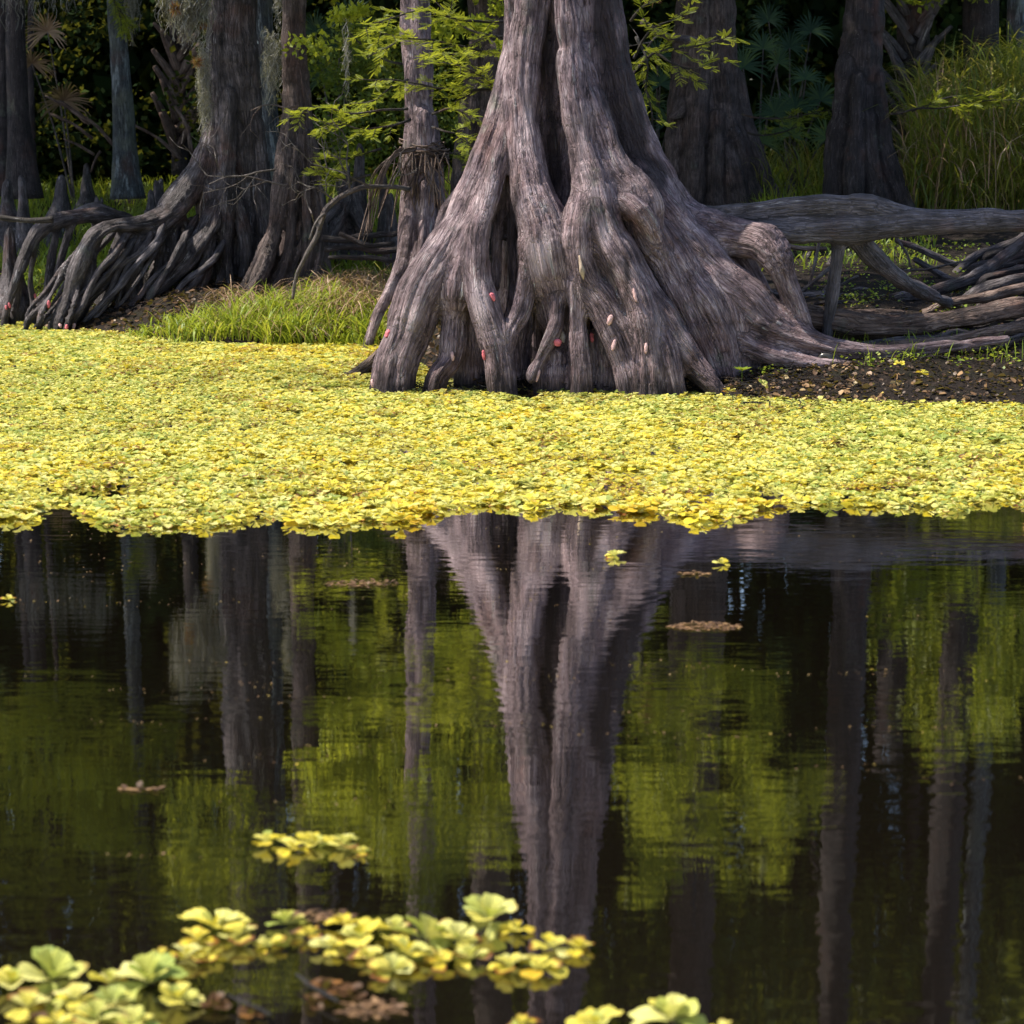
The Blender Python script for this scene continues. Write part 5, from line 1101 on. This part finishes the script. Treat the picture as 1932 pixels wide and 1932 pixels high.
# hanging dead leaf bases and frond stalks, left woods
for i, pts in enumerate([[(112,190,0,2.6),(150,215,0,3),(185,240,0,3.4),(215,275,0,4)], [(85,180,0,2.5),(130,205,0,3),(170,235,0,3.4)], [(95,215,0,2.5),(140,235,0,3),(175,262,0,3.6)], [(120,262,0,2),(150,275,0,2.8),(178,292,0,3)], [(190,285,0,3),(180,300,0,2.5),(172,325,0,2)], [(250,235,0,2.5),(300,262,0,3),(340,300,0,4)], [(330,200,0,3),(352,240,0,4),(362,290,0,5)]]):
    tag(tube(chain(pts, 30), 7, .1, rough=.2, seed=i).build('palm_stalk', M['log_red']), ['topmost long dead frond stalk in the dark left woods', 'dead frond stalk starting nearest the far left trunk', 'dead frond stalk just under the two long ones', 'lowest slanting frond stalk in the dark left woods', 'short upright frond stalk by the knees', 'thin frond stalk right of the blue grey trunk', 'thick frond stalk left of the grey cypress'][i], 'palm stalk', 'dead frond stalks in the left woods')
def boot_palm(px, Y, y0, y1, rp, n, label, seed, tbm='log'):
    r = empty('sabal_palm', (0, 0, 0), label, 'palm'); rs = np.random.default_rng(seed)
    tube(chain([(px, y0 - 400, 0, rp * .9), (px, y0, 0, rp), (px + 3, (y0 + y1) / 2, 0, rp), (px + 5, y1, 0, rp * 1.1)], Y), 16, .1, rough=.1, seed=seed).build('trunk', M['bark_dark'], r)
    for i in range(n):
        s = -1 if i % 2 else 1; y = y0 - 60 + (y1 - y0 + 20) * (i + .5) / n; f = rs.random()
        x = px + s * rp * (.2 + .7 * f); dY = -rp * Y / F * math.sqrt(max(.1, 1 - .5 * f))
        L = 48 + 40 * rs.random(); a = s * (.35 + .45 * rs.random()); w = 5.5 + 3 * rs.random()
        pts = [(x - math.sin(a) * 12, y + 14, dY, w * 1.1), (x + math.sin(a) * L * .4, y - math.cos(a) * L * .4, dY - .05, w), (x + math.sin(a) * L, y - math.cos(a) * L, dY - .16, w * .55)]
        V = tube(chain(pts, Y), 8, .08, rough=.12, seed=seed + i); V.build('leaf_base', M[tbm], r)
boot_palm(1722, 28.3, 0, 330, 30, 26, 'cabbage palm trunk with crossed grey leaf stubs behind the dark slim cypress', 881)
boot_palm(335, 32, 120, 330, 15, 14, 'dim cabbage palm trunk with reddish stubs in the left woods', 901, 'log_red')

# ------------------------------------------------------------------ hanging moss and red air plants
def moss(name_pts, Y, label, seed, n=160, drop=80, wsp=14, up=60):
    rs = np.random.default_rng(seed); a = Acc()
    for i in range(n):
        j = rs.random() * (len(name_pts) - 1); k = int(j); f = j - k
        x = name_pts[k][0] * (1 - f) + name_pts[k + 1][0] * f + rs.normal() * wsp * .5; y = name_pts[k][1] * (1 - f) + name_pts[k + 1][1] * f + rs.normal() * 4 - up * rs.random() ** 2
        l = drop * (.2 + .9 * rs.random() ** 1.6); m = 9; dy = rs.normal() * .08; pts = []
        ph = rs.random() * 6
        for q in range(m):
            t = q / (m - 1); pts.append(P(x + 4.5 * math.sin(ph + t * 14) * (1 - .3 * t) + rs.normal() * 1.6, y + l * t, Y + dy + .02 * math.cos(ph + t * 12)))
        pts = np.array(pts); w = (.0022 + .002 * rs.random()) * np.ones(m) * (1 - .5 * np.linspace(0, 1, m)); s = np.array([math.cos(ph), math.sin(ph), 0.3])
        V = np.stack([pts - s * w[:, None], pts + s * w[:, None]], 1).reshape(-1, 3); b = np.arange(m - 1) * 2
        a.add(V, np.stack([b, b + 1, b + 3, b + 2], 1), tint=rs.random())
    # little side curls
    nn = n * 10; jj = rs.integers(0, len(a.V), nn); pp_ = np.array([a.V[j][rs.integers(0, len(a.V[j]))] for j in jj])
    inst(a, LEAF_V * np.array([.22, 1, 1]), LEAF_Q, rotmat(rs.normal(size=(nn, 3)) + [0, 0, -.3]), pp_, .02 + .025 * rs.random(nn), per={'tint': rs.random(nn)})
    return tag(a.build('hanging_moss', M['moss']), label, 'hanging moss')
moss([(300,-60),(330,-40),(372,-30),(392,-20)], 21.8, 'big grey moss tangle hanging at the top left of the grey cypress', 911, 520, 110, 16)
moss([(334,0),(352,20),(366,30)], 21.7, 'lower tuft of grey moss beside the red air plant', 912, 200, 70, 14)
moss([(376,130),(392,128)], 21.9, 'long rope of grey moss down the left side of the grey cypress', 913, 150, 120, 7)
moss([(380,200),(396,205)], 21.9, 'tail end of moss resting on the root shoulder of the grey cypress', 914, 80, 55, 5)
moss([(236,-30),(250,-20),(262,-30)], 29, 'moss strands hanging beside the blue grey trunk', 915, 120, 120, 10)
moss([(0,-40),(60,-50),(120,-50),(170,-60)], 26, 'thin moss curtain along the top left edge', 916, 240, 100, 20)
moss([(500,110),(515,112),(525,118)], 21.9, 'wispy moss between pale trunk and slim reddish cypress', 917, 110, 110, 8)
moss([(520,-30),(528,-20)], 21.8, 'short moss at the top of the slim reddish cypress', 918, 70, 90, 8)
moss([(650,90),(656,92)], 20.4, 'single thin moss strand hanging in the dark gap', 919, 22, 110, 3)
def airplant(px, py, r, Y, label, seed):
    rs = np.random.default_rng(seed); a = Acc(); n = 110; c = P(px, py, Y)
    d = rand_dirs(n) + np.array([0, -.4, .1]); az = np.arctan2(d[:, 1], d[:, 0])
    inst(a, LEAF_V * np.array([.16, 1, 1]), LEAF_Q, rotmat(d, roll=rs.random(n) * 6), np.tile(c, (n, 1)), r * Y / F * (.6 + .6 * rs.random(n)), per={'tint': rs.random(n)})
    tag(a.build('air_plant', M['bromeliad']), label, 'air plant')
airplant(331, 18, 17, 21.6, 'red spiky air plant in the moss at the top left', 921); airplant(372, 118, 16, 21.7, 'red spiky air plant at the left of the grey cypress trunk', 922); airplant(385, 50, 10, 21.8, 'small rusty air plant on the upper grey cypress', 923); airplant(1232, -6, 20, 18.6, 'rusty air plant at the top right of the giant trunk', 924)

# ------------------------------------------------------------------ crowns added above the view to cast shade, and the woods behind
def clumps(n, c, rad, r, flat=.6):
    d = rand_dirs(n); return np.concatenate([np.asarray(c) + d * (rng.random(n) ** .4)[:, None] * np.asarray(rad), (r * (.6 + .8 * rng.random(n)))[:, None]], 1)
def trunk_at(root, z):
    me = [c for c in root.children if c.name.startswith('trunk')][0].data; a = np.empty(len(me.vertices) * 3, np.float32); me.vertices.foreach_get('co', a); a = a.reshape(-1, 3)
    z = min(z, a[:, 2].max() - .1); m = np.abs(a[:, 2] - z) < .15; q = a[m]
    return np.array([q[:, 0].mean(), q[:, 1].mean(), z])
def limb(root, z0, to, r):
    a = trunk_at(root, z0); to = np.asarray(to, float); md = (a + to) / 2 + np.array([0, 0, .25 * np.linalg.norm(to - a) ** .5])
    tube(np.array([[*a, r], [*md, r * .7], [*to, r * .3]]), 8, .2, rough=.1, seed=int(abs(to[0] * 10))).build('limb', M['bark_dark'], root)
def give_shade_crown(root, c, rad, n, r, per=70, size=.16, tb=.5, mat='crown_leaf'):
    leaf_clumps(clumps(n, c, rad, r), per, size, .55, tb).build('crown', M[mat], root); limb(root, c[2] - 1.2, c, .11)  # unseen leaves added off the trunk, toward the sun, to shade the scene
give_shade_crown(great, (-4.4, 17.9, 8.8), (3.2, 1.3, 1.0), 58, .75, 95, .07)
give_shade_crown(TR['right_slim'], (-1.4, 20.0, 9.0), (2.4, 1.1, 1.0), 46, .7, 80, .17)
give_shade_crown(TR['left'], (-8.0, 24.4, 8.8), (2.8, 1.7, 1.2), 70, .8, 90, .17)
give_shade_crown(TR['vine'], (-5.6, 21.7, 8.8), (.8, .7, .8), 10, .6, 80, .15)
give_shade_crown(TR['behind'], (-5.2, 25.2, 9.2), (1.8, 1.2, 1.2), 40, .8, 90, .18)
give_shade_crown(TR['right_wide'], (-2.6, 27.4, 9.2), (2.2, 1.6, 1.4), 60, .8, 90, .18)
give_shade_crown(TR['left_slim'], (-1.0, 25.6, 9.2), (1.9, 1.3, 1.2), 46, .8, 90, .18)
give_shade_crown(TR['blue'], (-10.5, 30, 10), (4.5, 4, 1.8), 130, 1., 90, .22)
give_shade_crown(TR['fl1'], (-15, 28, 10), (3.4, 5, 2.), 90, 1., 90, .22)
give_shade_crown(TR['fr1'], (2.2, 31.5, 10.5), (3.0, 1.6, 1.6), 50, 1., 90, .22)
give_shade_crown(TR['fr2'], (5.5, 33.5, 11), (4.0, 3., 1.6), 90, 1., 90, .22)
give_shade_crown(TR['pale'], (-3.0, 33, 11.5), (5.4, 3, 1.8), 140, 1., 90, .22)
give_shade_crown(TR['pale'], (-6.5, 26.5, 9.8), (5.5, 3, .9), 120, 1., 80, .26)
give_shade_crown(TR['fr1'], (-1.8, 27.6, 10.2), (3.0, 2.6, .9), 70, 1., 80, .26)
# leafy boughs above the picture, seen in the water
def above(px, py, Y):
    d = ray(px, py); t = Y / d[1]; return np.array([d[0] * t, Y, -(HC + d[2] * t)])
for key, x0, x1, y0, y1, Ya, Yb, n, r, per, sz_, tb in (('blue', -60, 330, 1290, 1720, 25, 28, 70, .26, 120, .085, .55), ('fl1', 20, 260, 1350, 1600, 24, 25, 26, .35, 130, .07, .8), ('left', 330, 470, 1480, 1720, 22, 24, 24, .3, 130, .06, .6), ('left_slim', 560, 760, 1340, 1650, 20, 23, 40, .2, 150, .06, .75),
        ('vine', 600, 970, 1130, 1620, 20.5, 23.5, 74, .2, 150, .055, .75), ('behind', 780, 960, 1420, 1600, 22, 24, 26, .3, 130, .06, .7), ('right_wide', 1170, 1480, 1240, 1700, 22, 25.5, 70, .22, 150, .06, .7), ('right_slim', 1440, 1560, 1400, 1560, 24, 26, 12, .3, 120, .06, .4), ('left', 330, 560, 1480, 1900, 20.6, 21.8, 30, .26, 120, .06, .2), ('vine', 720, 850, 1440, 1900, 19., 19.6, 20, .2, 120, .055, .25), ('fr1', 1660, 1930, 1080, 1400, 27, 30, 60, .4, 110, .08, .25)):
    c = np.array([[*above(x0 + (x1 - x0) * rng.random(), y0 + (y1 - y0) * rng.random(), Ya + (Yb - Ya) * rng.random()), r * (.6 + .8 * rng.random())] for _ in range(n)])
    leaf_clumps(c, per, sz_, .45, tb).build('leafy_bough', M['cypress_leaf'], TR[key]); limb(TR[key], c[:, 2].max() + .6, c[:, :3].mean(0), .035)
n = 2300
a = leaf_clumps(np.concatenate([np.stack([-19 + 38 * rng.random(n), 36.5 + 10 * rng.random(n), .2 + 21 * rng.random(n)], 1), (.9 + .8 * rng.random(n))[:, None]], 1), 56, .44, .8, .5)
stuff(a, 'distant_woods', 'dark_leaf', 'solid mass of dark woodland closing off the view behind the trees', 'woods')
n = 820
a = leaf_clumps(np.concatenate([np.stack([-13 + 26 * rng.random(n), 35 + 2 * rng.random(n), 8 * rng.random(n)], 1), (.6 + .5 * rng.random(n))[:, None]], 1), 60, .36, .8, .3)
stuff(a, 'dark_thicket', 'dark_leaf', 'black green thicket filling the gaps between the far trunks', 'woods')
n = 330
a = leaf_clumps(np.concatenate([np.stack([-11 + 22 * rng.random(n), 31 + 5 * rng.random(n), .8 + 3.2 * rng.random(n)], 1), (.4 + .4 * rng.random(n))[:, None]], 1), 80, .11, .8, .35)
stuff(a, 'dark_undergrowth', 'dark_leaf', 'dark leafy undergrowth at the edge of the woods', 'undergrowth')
a = leaf_clumps(np.concatenate([np.array([P(x, y, 26 + dy)for x, y, dy in zip(600 + 280 * rng.random(50), 60 + 260 * rng.random(50), 2 * rng.random(50))]), (.2 + .25 * rng.random(50))[:, None]], 1), 110, .055, .8, .4)
stuff(a, 'understory_leaves', 'crown_leaf', 'fine dim green leaves behind the bright cypress sprays left of the giant trunk', 'undergrowth')
# a few bare woodland trunks far back
for i, (px, Y, r) in enumerate(((140, 36, 14), (300, 38, 16), (700, 37, 12), (1480, 38, 14), (1780, 36, 13), (620, 40, 16), (1240, 39, 15))):
    t = tag(tube(chain([(px, -1500, 0, r * .8), (px + 6, -300, 0, r), (px, 150, 0, r * 1.05), (px, 380, 0, r * 1.4)], Y), 12, .3, rough=.08, flute=.1, seed=950 + i).build('background_tree', M['bark_dark']), ['dark far trunk in the woods left of the blue grey trunk', 'dark far trunk in the woods right of the blue grey trunk', 'dark far trunk left of the vine wrapped cypress', 'dark far trunk between the two right cypresses', 'dark far trunk behind the cabbage palm', 'dark far trunk right of the slim reddish cypress', 'dark far trunk in the gap right of the giant trunk'][i], 'tree')
